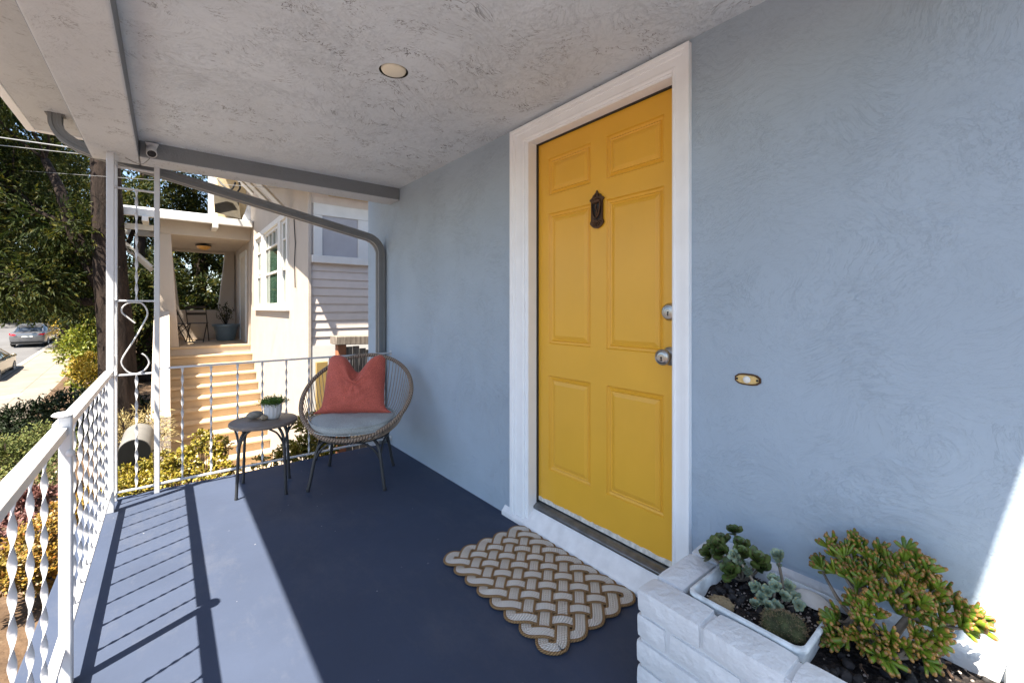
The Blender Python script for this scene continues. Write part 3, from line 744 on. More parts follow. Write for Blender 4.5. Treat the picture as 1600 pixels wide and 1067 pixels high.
for k in range(4):
    a=k*PI/2+.3; m.tube([(TC.x+.135*math.cos(a),TC.y+.135*math.sin(a),TZ-.028),(TC.x+.135*math.cos(a+PI/2),TC.y+.135*math.sin(a+PI/2),TZ-.028)],.005,6)
m.build('brace',M['legmetal'],tb,ang=60)
PTX,PTY=.588,3.425
pp_=thing('potted_plant','small green plant in ribbed white pot on the side table','potted plant',(PTX,PTY,TZ))
rib=lambda a,z:1+.035*math.cos(14*a) if z>.012 else 1
MB().lathe([(.038,0),(.044,.004),(.052,.03),(.057,.06),(.056,.093),(.054,.108),(.050,.108),(.050,.094),(.001,.094)],(PTX,PTY,TZ),n=84,rfun=rib).build('pot',M['ceramic'],pp_,ang=60)
m=MB(); rg=random.Random(3)
for i in range(330):
    a=rg.uniform(0,2*PI); r_=(.048)*math.sqrt(rg.random()); d=Vector((math.cos(a)*rg.uniform(.2,1.3),math.sin(a)*rg.uniform(.2,1.3),rg.uniform(.15,1.0))); 
    p=Vector((PTX+r_*math.cos(a),PTY+r_*math.sin(a),TZ+.094)); L=rg.uniform(.03,.068); e=p+d.normalized()*L
    m.leaf(p,d,(0,0,1),L,.006,0,.1)
    for q in range(3): m.leaf(p.lerp(e,rg.uniform(.4,1)),d+rdir(rg)*.9,(0,0,1),rg.uniform(.012,.024),.007,0,.1)
m.build('leaves',M['leaf_grass'],pp_,smooth=False)
m=MB(); m.blob((.483,3.475,TZ+.027),(.054,.036,.027),20,0,.10,Matrix.Rotation(.3,3,'Z'),2); tag(base(m.build('river_stone',M['stone1'],ang=180),(.483,3.475,TZ)),'larger grey oval stone left of the pot on the side table','stone')
m=MB(); m.blob((.530,3.40,TZ+.017),(.033,.025,.017),18,0,.15,Matrix.Rotation(.5,3,'Z'),5); tag(base(m.build('river_stone',M['stone2'],ang=180),(.53,3.40,TZ)),'smaller tan stone touching the white pot on the side table','stone')

# ------------------------------------------------------------------ braided rope door mat
mx0,mx1,my0,my1=1.073,1.580,1.108,1.885; na,nb=5,8; ax_,ay_=(mx1-mx0)/na,(my1-my0)/nb
paths=[];seen=set()
for st in [(i+.5,0) for i in range(na)]+[(0,j+.5) for j in range(nb)]:
    for d0 in ((1,1),(-1,1)):
        if st[0]==0 and d0[0]<0: d0=(1,-1)
        x,y=st; dx,dy=d0; key=(x,y,dx,dy)
        if key in seen: continue
        pts=[];
        for _ in range(2000):
            k=(round(x,2),round(y,2),dx,dy)
            if k in seen: break
            seen.add(k); pts.append((x,y,dx,dy))
            x+=.5*dx;y+=.5*dy
            if x<=0 and dx<0: dx=1
            if x>=na and dx>0: dx=-1
            if y<=0 and dy<0: dy=1
            if y>=nb and dy>0: dy=-1
        if len(pts)>3:
            bk_=set()
            paths.append(pts)
# each closed strand is walked once in each direction; keep one of the two
uniq=[];cov=set()
for p in paths:
    segs=[]
    for (x,y,dx,dy) in p: segs.append(tuple(sorted(((round(x,2),round(y,2)),(round(x+.5*dx,2),round(y+.5*dy,2))))))
    if all(s_ in cov for s_ in segs): continue
    cov.update(segs); uniq.append(p)
mw=MB()
SUB=8; RR=.0051
for p in uniq:
    n=len(p); raw=[]
    for i,(x,y,dx,dy) in enumerate(p):
        nx,ny=x+.5*dx,y+.5*dy
        def hz(xx,yy,ddx,ddy):
            if xx<=.01 or xx>=na-.01 or yy<=.01 or yy>=nb-.01: return 0
            over=(round(2*xx)%2==0) if ddx*ddy>0 else (round(2*xx)%2==1)
            return 1 if over else -1
        h0=hz(x,y,dx,dy);h1=hz(nx,ny,dx,dy)
        for k in range(SUB):
            t=k/SUB; s_=t*t*(3-2*t); raw.append((x+(nx-x)*t,y+(ny-y)*t,h0+(h1-h0)*s_))
    N=len(raw); K=5; smo=[]
    for i in range(N):
        sx=sy=0;wt_=0
        for q in range(-K,K+1):
            wq=1-abs(q)/(K+1); a=raw[(i+q)%N]; sx+=a[0]*wq; sy+=a[1]*wq; wt_+=wq
        smo.append((mx0+sx/wt_*ax_,my0+sy/wt_*ay_,.0115+raw[i][2]*.0058))
    # push loops outward to the mat edge again
    T=[]
    for i in range(N):
        a=smo[(i-1)%N];b=smo[(i+1)%N]; T.append(Vector((b[0]-a[0],b[1]-a[1],0)).normalized())
    for r_ in range(6):
        off=(r_-2.5)*.0098; mi=1 if r_ in (0,5) else 0
        pth=[Vector(smo[i])+Vector((-T[i].y,T[i].x,0))*off+Vector((0,0,.002*(1-abs(r_-2.5)/2.5))) for i in range(N)]
        mw.tube(pth,RR*(1.12 if mi else 1.0),6,mi,closed=True,uvs=True)
mat_=mw.build('door_mat',[M['rope_white'],M['rope_jute']],ang=180); base(mat_,(1.33,1.5,0)); tag(mat_,'braided cream rope door mat with brown edging on the navy floor','door mat')

# ------------------------------------------------------------------ white painted brick planter
pk=thing('brick_planter','white painted brick planter box against the blue wall','planter',(1.36,.2,0))
PX,PY,PZ=1.118,.788,.398; CH=.0765
def brick(m,x0,x1,y0,y1,z0,z1,rg,j=.004):
    # soft edged hand painted brick
    e=.011; bm_=[]
    nx,ny,nz=max(3,int((x1-x0)/.03)),max(3,int((y1-y0)/.03)),4
    import itertools
    V={};vs=[];fs=[]
    c=Vector(((x0+x1)/2,(y0+y1)/2,(z0+z1)/2)); h=Vector(((x1-x0)/2,(y1-y0)/2,(z1-z0)/2))
    ph=[rg.uniform(0,6) for _ in range(6)]
    def vert(a,b,d):
        k=(a,b,d)
        if k in V: return V[k]
        t=lambda q,nn: q/nn*2-1
        p=Vector((t(a,nx)*h.x,t(b,ny)*h.y,t(d,nz)*h.z))
        # warp samples toward the edges for a rounded box
        q=Vector([math.copysign(min(abs(p[i]),h[i]-e),p[i]) for i in range(3)]); dd=p-q
        if dd.length>1e-9:
            dd=dd.normalized()*e if sum(1 for i in range(3) if abs(p[i])>h[i]-e+1e-9)>1 else dd
        p=q+dd; w=p+c
        w+=Vector((math.sin(w.y*31+ph[0])*math.sin(w.z*37+ph[1]),math.sin(w.x*33+ph[2])*math.sin(w.z*29+ph[3]),math.sin(w.x*35+ph[4])*math.sin(w.y*27+ph[5])))*j*.45
        V[k]=len(vs); vs.append(w); return V[k]
    for a in range(nx):
        for b in range(ny):
            fs.append((vert(a,b,0),vert(a,b+1,0),vert(a+1,b+1,0),vert(a+1,b,0))); fs.append((vert(a,b,nz),vert(a+1,b,nz),vert(a+1,b+1,nz),vert(a,b+1,nz)))
    for a in range(nx):
        for d in range(nz):
            fs.append((vert(a,0,d),vert(a+1,0,d),vert(a+1,0,d+1),vert(a,0,d+1))); fs.append((vert(a,ny,d),vert(a,ny,d+1),vert(a+1,ny,d+1),vert(a+1,ny,d)))
    for b in range(ny):
        for d in range(nz):
            fs.append((vert(0,b,d),vert(0,b,d+1),vert(0,b+1,d+1),vert(0,b+1,d))); fs.append((vert(nx,b,d),vert(nx,b+1,d),vert(nx,b+1,d+1),vert(nx,b,d+1)))
    m.add(vs,fs)
m=MB(); rg=random.Random(5)
ncr=5
for k in range(ncr):
    z1=PZ-k*CH; z0=max(.002,z1-CH+.006)
    jo=lambda: rg.uniform(-.004,.004)
    # front row
    y=PY+(0 if k==0 else jo()); L0=.208 if k%2==0 else .108
    first=True
    while y>-.95:
        L=L0 if first else .208; first=False
        brick(m,PX+jo()*.6,PX+.100,y-L+.009,y,z0,z1,rg); y-=L
    # end return row
    x=PX+.107
    first=True
    while x<XW-.01:
        L=(.215 if k%2==0 else .11) if first else .215; first=False
        brick(m,x,min(x+L-.008,XW+.004),PY-.098+jo(),PY+jo()*.6,z0,z1,rg); x+=L
m.build('brickwork',M['brickwhite'],pk,ang=60)
m=MB(); m.box(PX+.012,PX+.09,-.94,PY-.012,.001,PZ-.012); m.box(PX+.09,XW+.002,PY-.09,PY-.012,.001,PZ-.012); m.build('mortar',M['mortar'],pk)
m=MB(); 
m.prism([(XW+.002,-.95,.33),(XW-.03,-.95,.33),(XW-.03,-.95,.372),(XW-.022,-.95,.38),(XW+.002,-.95,.385)],(0,PY-.11+.95,0))
brick(m,1.43,1.62,-.16,.062,.30,.405,rg,.006)
m.build('plaster_ledge',M['brickwhite'],pk,ang=60)
# soil in the bed and a plastic tub of succulents
def soilsheet(x0,x1,y0,y1,z,amp,seed,n=40):
    rg=random.Random(seed); ph=[rg.uniform(0,6) for _ in range(4)]
    return grid([x0+(x1-x0)*i/n for i in range(n+1)],[y0+(y1-y0)*i/n for i in range(n+1)],lambda x,y:z+amp*(math.sin(x*41+ph[0])*math.sin(y*37+ph[1])+.6*math.sin(x*83+ph[2])*math.sin(y*91+ph[3])))
tag(soilsheet(PX+.085,XW,-.94,PY-.085,.335,.005,1).build('bed_soil',M['soil'],ang=180),kind='stuff')
tub=thing('plastic_tub','scuffed white plastic tub of succulents sunk in the brick planter','planter tub',(1.375,.53,.335))
TX0,TX1,TY0,TY1=1.222,1.530,.372,.682
def rrect(x0,x1,y0,y1,r,z,n=5):
    out=[]
    for cx,cy,a0 in ((x1-r,y1-r,0),(x0+r,y1-r,90),(x0+r,y0+r,180),(x1-r,y0+r,270)):
        for k in range(n+1):
            a=R(a0+90*k/n); out.append((cx+r*math.cos(a),cy+r*math.sin(a),z))
    return out
m=MB(); rings=[rrect(TX0+i,TX1-i,TY0+i,TY1-i,.026,z) for i,z in ((.018,.30),(.006,.385),(.006,.392),(0,.394),(0,.401),(.003,.404),(.010,.404),(.012,.401),(.016,.36))]
nn=len(rings[0]); m.add([p for r in rings for p in r],[(i*nn+k,i*nn+(k+1)%nn,(i+1)*nn+(k+1)%nn,(i+1)*nn+k) for i in range(len(rings)-1) for k in range(nn)])
m.build('tub',M['potplastic'],tub,ang=50)
s_=soilsheet(TX0+.014,TX1-.014,TY0+.014,TY1-.014,.366,.006,2).build('tub_soil',M['soil'],ang=180); tag(s_,kind='stuff')
m=MB(); rg=random.Random(21)
def scatter(n,x0,x1,y0,y1,z,a,b,flat=.7):
    for i in range(n):
        r_=rg.uniform(a,b); m.blob((rg.uniform(x0,x1),rg.uniform(y0,y1),z+r_*.3),(r_,r_*rg.uniform(.6,1),r_*flat),6,0,.3,Matrix.Rotation(rg.uniform(0,6),3,'Z'))
scatter(240,TX0+.02,TX1-.02,TY0+.02,TY1-.02,.367,.0015,.004); scatter(90,1.40,1.51,.38,.55,.367,.002,.005); scatter(220,PX+.10,XW-.02,-.15,.37,.336,.0018,.0045); scatter(70,1.25,1.40,.48,.66,.367,.002,.004)
tag(m.build('grit',M['pebble'],ang=180),kind='stuff')
m=MB(); scatter(60,TX0+.03,TX1-.03,TY0+.03,TY1-.03,.367,.006,.014,.8); scatter(90,PX+.11,XW-.03,-.1,.36,.336,.007,.017,.8)
tag(m.build('lava_gravel',M['lava'],ang=50),kind='stuff')
m=MB()
for i in range(46):
    p=Vector((rg.uniform(PX+.11,XW-.05),rg.uniform(-.05,.36),.342)); a=rg.uniform(0,6); L=rg.uniform(.008,.03)
    m.tube([p,p+Vector((math.cos(a)*L,math.sin(a)*L,rg.uniform(-.002,.006)))],rg.uniform(.0015,.004),5)
for i in range(16):
    p=Vector((rg.uniform(TX0+.04,TX1-.04),rg.uniform(TY0+.04,TY1-.04),.372)); a=rg.uniform(0,6); L=rg.uniform(.008,.03)
    m.tube([p,p+Vector((math.cos(a)*L,math.sin(a)*L,rg.uniform(-.002,.006)))],rg.uniform(.001,.0025),5)
tag(m.build('bark_litter',M['bark_chip'],ang=50),kind='stuff')
m=MB(); m.blob((1.262,.600,.383),(.034,.021,.023),40,0,.12,Matrix.Rotation(-.9,3,'Z'),8,.20,5); tag(base(m.build('knobbly_rock',M['tanrock'],ang=180),(1.262,.60,.366)),'tan knobbly rock at the near left corner of the white tub','rock')
m=MB(); m.blob((1.478,.432,.396),(.044,.026,.007),26,0,.05,Matrix.Rotation(.45,3,Vector((.28,-.96,0)))@Matrix.Rotation(PI/2,3,'Z'),9); tag(base(m.build('flat_stone',M['stone3'],ang=180),(1.49,.43,.37)),'pale flat oval stone leaning inside the rim of the white tub','stone')
m=MB(); m.blob((1.268,.212,.349),(.021,.015,.007),20,0,.12,Matrix.Rotation(1.2,3,'Z')@Matrix.Rotation(.3,3,'Y'),10); tag(base(m.build('flat_stone',M['stone2'],ang=180),(1.268,.212,.336)),'tan flat pebble on the dark soil below the finger succulent','stone')
m=MB(); m.blob((1.325,.125,.358),(.036,.030,.030),26,0,.12,None,12,.05,5); tag(base(m.build('round_rock',M['stone2'],ang=180),(1.325,.125,.335)),'rounded tan rock on the soil at the sunny end of the planter','rock')
m=MB(); m.blob((1.50,.345,.352),(.026,.02,.018),20,0,.1,None,14); tag(base(m.build('round_rock',M['stone3'],ang=180),(1.50,.345,.336)),'small pale rock between the white tub and the wall','rock')
# mossy cactus mound
m=MB(); rg=random.Random(31); cx_,cy_,cz_=1.322,.452,.372
for (dx,dy,r_) in ((0,0,.040),(-.022,.020,.028),(.024,-.016,.030),(.004,.030,.026),(-.010,-.028,.026),(.030,.012,.024)):
    m.blob((cx_+dx,cy_+dy,cz_+.004),(r_,r_,r_*.85),22,0,.06)
    for k in range(420):
        d=rdir(rg); 
        if d.z<.05: continue
        p=Vector((cx_+dx,cy_+dy,cz_+.004))+Vector((d.x*r_,d.y*r_,d.z*r_*.85)); m.leaf(p,d+rdir(rg)*.7,rdir(rg),.010,.0013,1,0)
cac=m.build('mounded_cactus',[M['cactus'],M['tanrock']],ang=180); base(cac,(cx_,cy_,.366)); tag(cac,'mossy green mound of small cactus heads in the white tub','cactus')
# rosettes
def rosette(m,p,axis,n,L,W,mi=0,open_=1.0,thick_=True,rg=rnd):
    axis=Vector(axis).normalized(); a0=axis.orthogonal().normalized(); b0=axis.cross(a0)
    for k in range(n):
        ph=k*2.39996; q=k/n; el=.25+1.1*(1-q)*open_
        d=(a0*math.cos(ph)+b0*math.sin(ph))*math.sin(el)+axis*math.cos(el)
        l=L*(.45+.55*(1-q)); 
        m.leaf(Vector(p)-axis*.002,d,axis,l,W,mi,.12,True)
        if thick_: m.leaf(Vector(p)-axis*.005,d,-axis,l*.97,W,mi,.05,True)
m=MB(); rg=random.Random(41); ao=thing('aeonium_plant','dark green leafy rosette succulent at the back corner of the white tub','succulent',(1.46,.62,.366))
st=MB(); root=Vector((1.455,.618,.37))
for k in range(13):
    a=k*2.4; r_=rg.uniform(.02,.078); tip=root+Vector((-.012+r_*math.cos(a)*.9,.02+r_*math.sin(a)*1.1,rg.uniform(.035,.130)))
    st.tube(crom([root,root.lerp(tip,.5)+Vector((0,0,-.008)),tip],4),.004,6)
    rosette(m,tip,(tip-root).normalized()+Vector((-.4,-.1,.7)),10,rg.uniform(.036,.050),rg.uniform(.024,.031),rg=rg)
m.build('leaves',M['leaf_dark'],ao,ang=180); st.build('stem',M['succ_stem'],ao,ang=180)
ec=thing('echeveria_plant','pale blue green rosettes on tall stems in the white tub','succulent',(1.41,.53,.366))
m=MB(); st=MB()
def stem(path,r_,heads,Lf=.016,W=.011):
    P=crom(path,5); st.tube(P,r_,6)
    for k,(q,sz) in enumerate(heads):
        i=min(len(P)-1,int(q*(len(P)-1))); p=P[i]; axis=(P[min(i+1,len(P)-1)]-P[max(0,i-1)]).normalized()
        rosette(m,p,axis+rdir(rg)*.3,13,Lf*sz,W*sz,rg=rg)
stem([(1.405,.545,.37),(1.41,.575,.42),(1.40,.60,.455),(1.385,.615,.478)],.0045,[(.4,1.1),(.48,1.2),(.55,.9),(.68,1.0),(.8,1.15),(.9,1.2),(1,1.5)])
stem([(1.45,.50,.37),(1.46,.505,.42),(1.455,.512,.47),(1.452,.515,.50)],.0042,[(.72,.7),(.8,.95),(.88,1.3),(.94,1.4),(1,1.6)])
for p in ((1.40,.525,.405),(1.412,.507,.425),(1.435,.52,.43),(1.385,.535,.385),(1.37,.51,.382),(1.425,.485,.40),(1.395,.497,.378),(1.47,.49,.41),(1.455,.47,.395),(1.42,.535,.39),(1.36,.54,.375),(1.44,.455,.385),(1.405,.56,.40)):
    base_=Vector((p[0]*.6+1.41*.4,p[1]*.6+.52*.4,.37)); st.tube([base_,p],.0035,6); rosette(m,p,Vector((-.4,-.2,1))+rdir(rg)*.4,18,.0225,.0145,rg=rg)
m.build('leaves',M['leaf_pale'],ec,ang=180); st.build('stem',M['succ_stem'],ec,ang=180)
sh=MB(); rosette(sh,(1.372,.545,.382),(-.3,0,1),7,.009,.007,rg=rg); o=sh.build('orange_flower',plain('orange_petals',(.5,.16,.02),.5),ang=180); base(o,(1.372,.545,.37)); tag(o,'tiny orange flower among the grit of the white tub','flower')
# finger leaved crassula shrub
cr=thing('finger_succulent','bushy finger leaved succulent with orange tips in the brick planter','succulent',(1.44,.24,.335))
m=MB(); st=MB(); rg=random.Random(52)
root=Vector((1.445,.268,.335))
heads=[]
def finger(p,d,L,r_):
    d=d.normalized(); sd_=d.orthogonal().normalized(); b=d.cross(sd_)
    bend=rdir(rg)*.25
    rr=[(.0,.55),(.3,.85),(.65,1.0),(.88,.95),(1.0,.6)]
    vs=[];n=6
    for q,s_ in rr:
        c=Vector(p)+d*L*q+bend*L*q*q*.5
        for k in range(n): vs.append(c+(sd_*math.cos(k*PI/3)+b*math.sin(k*PI/3)*.75)*r_*s_)
    o=m.add(vs,[(i*n+k,i*n+(k+1)%n,(i+1)*n+(k+1)%n,(i+1)*n+k) for i in range(3) for k in range(n)],0)
    m.add([],[],1)
    m.f+= [tuple(o+3*n+x for x in (k,(k+1)%n,n+(k+1)%n,n+k)) for k in range(n)]+[tuple(o+4*n+k for k in range(n))]; m.mi+=[1]*(n+1)
def on_x(u,v,x):
    d=ray(u,v,1)-Vector((0,0,H)); return Vector((0,0,H))+d*(x/d.x)
F_=Vector((math.sin(R(YAW)),math.cos(R(YAW)),0)); R_=Vector((math.cos(R(YAW)),-math.sin(R(YAW)),0))
def ray(u,v,d): return Vector((0,0,H))+d*(F_+R_*((u-800)/672.5)-Vector((0,0,1))*((v-482)/672.5))
HD=[(u,v+7,x) for u,v,x in [(1285,885,1.54),(1302,852,1.55),(1325,845,1.55),(1315,885,1.5),(1345,862,1.54),(1338,897,1.5),(1355,915,1.47),(1385,865,1.54),(1400,888,1.5),(1420,866,1.54),(1425,900,1.5),(1450,888,1.53),(1460,915,1.5),(1442,930,1.46),(1470,935,1.52),(1390,920,1.45),(1372,945,1.42),(1342,945,1.43),(1312,962,1.40),(1305,978,1.385),(1332,985,1.38),(1352,968,1.40),(1362,1000,1.38),(1382,1008,1.38),(1400,988,1.42),(1422,998,1.42),(1440,1008,1.43),(1450,985,1.45),(1492,955,1.5),(1508,965,1.5),(1518,975,1.5),(1480,962,1.5),(1432,955,1.48),(1408,945,1.46),(1380,888,1.52),(1363,880,1.53),(1330,870,1.52),(1410,920,1.48),(1372,905,1.5)]]
hubs=[Vector((1.46,.30,.46)),Vector((1.47,.22,.47)),Vector((1.40,.24,.39)),Vector((1.44,.33,.42))]
for h_ in hubs: st.tube(crom([root,root.lerp(h_,.5)+Vector((-.006,.004,.006)),h_],5),lambda s_:.012-.004*s_,8)
for (u,v,x) in HD:
    c0=on_x(u,v,x); h_=min(hubs,key=lambda q:(q-c0).length); st.tube(crom([h_,(h_+c0)/2+Vector((0,0,-.01)),c0],4),lambda s_:.0062-.003*s_,6)
    for k in range(4):
        c=c0+rdir(rg)*.020; c.x=min(c.x,XW-.03)
        od=(c-Vector((1.44,.27,.40))).normalized()
        for f in range(rg.randint(7,10)):
            d=od*.9+rdir(rg)*.95+Vector((-.1,0,.25)); L=rg.uniform(.025,.043)
            if c.x+d.normalized().x*L>XW-.004: d.x=-abs(d.x)*.3
            finger(c,d,L,rg.uniform(.0044,.0064))
m.build('leaves',[M['leaf_finger'],M['leaf_tip']],cr,ang=70); st.build('trunk',M['succ_stem'],cr,ang=70)

# ------------------------------------------------------------------ neighbouring house
nb_=thing('neighbor_house','cream stucco neighbouring house with tan stairs and a covered porch','house',(1.53,10,-1.6))
NX=1.53; NY=11.6; LZ=.43; CX=.06
m=MB()
# window wall (a tall opening for the triple window) and the pier at its near corner
WY0,WY1,WZ0,WZ1=7.66,10.73,1.27,2.72
m.box(NX,NX+.25,6.62,WY0,-1.8,3.6); m.box(NX,NX+.25,WY1,NY+3.3,-1.8,4.6); m.box(NX,NX+.25,WY0,WY1,-1.8,WZ0); m.box(NX,NX+.25,WY0,WY1,WZ1,3.9)
m.box(NX-.05,NX-.005,6.20,7.02,-1.8,3.05)
# porch front: lintel, tapered column, right return
m.prism([(CX-.23,NY,2.82),(NX,NY,2.82),(NX,NY,3.22),(CX-.23,NY,3.22)],(0,.3,0))
m.prism([(CX-.23,NY,LZ),(CX+.155,NY,LZ),(CX+.02,NY,2.818),(CX-.23,NY,2.818)],(0,.3,0))
m.prism([(NX-.045,NY,LZ),(NX,NY,LZ),(NX,NY,2.818),(NX-.015,NY,2.818)],(0,.3,0))
# back wall of the porch: parapet, tapered piers, head
BY=14.4
m.box(CX-.23,NX,BY,BY+.25,LZ-.2,1.21); m.box(CX-.23,NX,BY,BY+.25,2.78,3.3)
m.prism([(CX-.23,BY,1.21),(CX+.22,BY,1.21),(CX+.06,BY,2.78),(CX-.23,BY,2.78)],(0,.25,0))
m.prism([(NX-.40,BY,1.21),(NX-.02,BY,1.21),(NX-.02,BY,2.78),(NX-.24,BY,2.78)],(0,.25,0))
m.box(CX-.23,CX-.03,NY+.3,BY,LZ-.2,1.21)
# stair cheek wall with sloped top and its foot pedestal
m.prism([(CX-.25,8.75,-1.8),(CX-.25,NY,-1.8),(CX-.25,NY,1.19),(CX-.25,11.2,1.19),(CX-.25,8.75,-.42)],(.245,0,0))
m.box(CX-.30,CX+.0,8.42,8.75,-1.8,-.40)
m.box(CX-.23,NX,NY,BY,-1.6,LZ-.004)
m.build('wall',M['cream'],nb_,smooth=False,bevel=.012)
m=MB(); m.box(CX-.22,NX,NY+.02,BY,2.84,2.88); m.build('porch_ceiling',plain('greige_porch_ceiling',(.42,.36,.30),.7),nb_)
m=MB()
RI,RU=.18,.268
for i in range(0,13):
    z=LZ-RI*i; y=NY-RU*i
    if i==0: m.box(CX,NX,y-.02,BY,z-.05,z)
    else:
        m.box(CX-.005,NX+.004,y-.028,y+RU,z-.042,z); 
    m.box(CX-.005,NX+.003,y+.004,y+RU+.1,z-RI-.02,z-.043)
m.build('stairs',M['cream_step'],nb_,bevel=.008)
# porch roof
m=MB(); 
m.prism([(-.85,11.22,3.17),(-.85,11.22,3.21),(-.85,14.8,3.9),(-.85,14.8,3.86)],(2.38,0,0)); m.build('porch_roof',M['roofwhite'],nb_,smooth=False)
m=MB(); m.box(-.9,NX-.02,11.13,11.22,3.06,3.205); m.build('fascia',M['trim'],nb_,bevel=.006)
for x in (-.32,.82):
    m=MB(); m.box(x-.05,x+.05,11.06,11.6,2.96,3.06); m.build('rafter_tail',M['trim'],nb_,bevel=.005)
m=MB(); m.box(-.95,-.2,11.6,11.7,2.86,2.97); m.tube([(-.95,11.66,2.88),(-.24,11.66,2.1)],.05,4); m.tube([(-.95,12.6,2.88),(-.24,12.6,2.1)],.05,4); m.box(-.95,-.2,12.55,12.65,2.86,2.97); m.box(-.93,-.86,11.4,13.8,2.972,3.04)
m.build('eave_bracket',M['trim'],nb_,smooth=False)
# main roof: sloping up away from us, its rafters and weathered vent seen from below
m=MB(); ry=lambda y:2.83+.30*(y-5.85)
m.prism([(.98,5.85,ry(5.85)),(.98,5.85,ry(5.85)+.05),(.98,13.5,ry(13.5)+.05),(.98,13.5,ry(13.5))],(6,0,0)); m.build('main_roof',M['soffit'],nb_,smooth=False)
m=MB()
m.prism([(.94,5.82,ry(5.82)-.05),(.94,5.82,ry(5.82)+.09),(.94,13.5,ry(13.5)+.09),(.94,13.5,ry(13.5)-.05)],(.038,0,0)); m.build('barge_board',M['trim'],nb_,smooth=False)
for y in (7.4,9.3,11.2):
    m=MB(); m.box(.99,NX,y-.05,y+.05,ry(y)-.14,ry(y)-.03); m.tube([(1.04,y,ry(y)-.13),(NX,y,ry(y)-.62)],.045,4); m.build('eave_bracket',M['trim'],nb_,smooth=False)
m=MB(); m.box(.95,NX,12.3,14.2,3.2,5.4); m.build('dormer',M['soffit'],nb_,bevel=.01)
m=MB(); m.box(.74,.84,11.75,11.9,3.2,4.6); m.prism([(1.36,11.6,3.22),(NX,11.6,3.22),(NX,11.6,3.75)],(0,.4,0)); m.build('flashing',M['roofwhite'],nb_,smooth=False)
m=MB(); m.prism([(.86,11.8,3.42),(1.36,11.8,3.34),(1.36,12.28,3.95),(.86,12.28,4.1)],(0,.02,.03)); m.build('attic_vent',M['soffitdark'],nb_,smooth=False)
# triple window in the side wall
wn=MB(); t_=.09
wn.box(NX-.035,NX+.02,WY0-t_,WY1+t_,WZ1,WZ1+.10); wn.box(NX-.06,NX+.02,WY0-t_-.03,WY1+t_+.03,WZ0-.06,WZ0)
for y in (WY0-t_/2,WY1+t_/2): wn.box(NX-.035,NX+.02,y-t_/2,y+t_/2,WZ0,WZ1)
ML=[8.22,9.86]
for y in ML: wn.box(NX-.035,NX+.04,y-.10,y+.10,WZ0,WZ1)
win=wn.build('window',M['trim'],nb_,bevel=.006)
seg=[(WY0,ML[0]-.10),(ML[0]+.10,ML[1]-.10),(ML[1]+.10,WY1)]
for a,b in seg:
    s_=MB(); f=.055
    s_.box(NX+.0,NX+.045,a,a+f,WZ0,WZ1); s_.box(NX+.0,NX+.045,b-f,b,WZ0,WZ1); s_.box(NX+.0,NX+.045,a+f,b-f,WZ0,WZ0+f+.02); s_.box(NX,NX+.045,a+f,b-f,WZ1-f,WZ1); s_.box(NX+.003,NX+.048,a+f,b-f,WZ0+.62,WZ0+.66); s_.box(NX+.003,NX+.048,a+f,b-f,WZ1-.33,WZ1-.30)
    k=2 if b-a<1 else 4
    for i in range(1,k): y=a+(b-a)*i/k; s_.box(NX+.004,NX+.046,y-.012,y+.012,WZ1-.3,WZ1-f)
    s_.build('sash',M['trim'],win,bevel=.004)
    g=MB(); g.box(NX+.03,NX+.036,a+f-.005,b-f+.005,WZ0+f,WZ1-f+.005); g.build('pane',M['glass'],win)
for y in (8.05,10.02): MB().box(NX-.07,NX-.03,y-.03,y+.03,1.93,2.02).build('sash_bracket',M['trim'],win,bevel=.004)
# sided end wall facing us, its blanked window
SY=6.24
m=MB(); k=0; z=.75
while z<2.95:
    m.prism([(NX-.02,SY+.004,z),(NX-.02,SY-.012,z),(NX-.02,SY+.002,z+.113),(NX-.02,SY+.004,z+.113)],(5,0,0)); z+=.113
m.box(NX-.02,6.5,SY+.003,SY+.2,-1.6,3.1)
m.build('siding',M['siding'],nb_,smooth=False)
m=MB(); m.box(NX-.03,6.5,SY-.03,SY+.01,-1.6,.745); m.build('foundation',M['trim'],nb_)
m=MB(); m.box(NX+.22,6.5,5.86,SY,2.80,2.84); m.build('soffit',M['soffit'],nb_)
wx0,wx1,wz0,wz1=1.665,2.15,1.97,2.52
m=MB(); m.box(wx0-.115,wx1+.15,SY-.04,SY+.02,wz1,wz1+.16); m.box(wx0-.115,wx0,SY-.04,SY+.02,wz0,wz1); m.box(wx1,wx1+.15,SY-.04,SY+.02,wz0,wz1); m.box(wx0-.14,wx1+.17,SY-.075,SY+.02,wz0-.10,wz0)
w2=m.build('window',M['trim'],nb_,bevel=.005)
m=MB(); m.box(wx0,wx1,SY-.022,SY-.014,wz0,wz1); m.build('blind',M['blind'],w2)
m=MB(); m.tube([(NX-.075,6.9,2.62),(NX-.07,6.9,2.5),(NX-.066,6.85,2.2),(NX-.07,6.88,1.9),(NX-.07,6.84,1.55)],.008,5); m.build('wall_cable',M['cable'],nb_)
# entry door trim inside the porch
m=MB(); m.box(NX-.03,NX+.01,12.2,12.32,LZ,2.55); m.box(NX-.03,NX+.01,13.2,13.32,LZ,2.55); m.box(NX-.03,NX+.01,12.2,13.32,2.55,2.67); d2=m.build('side_door',M['trim'],nb_,bevel=.005)
MB().box(NX-.012,NX+.01,12.32,13.2,LZ,2.55).build('door_leaf',plain('pale_door_paint',(.60,.52,.42),.5),d2)
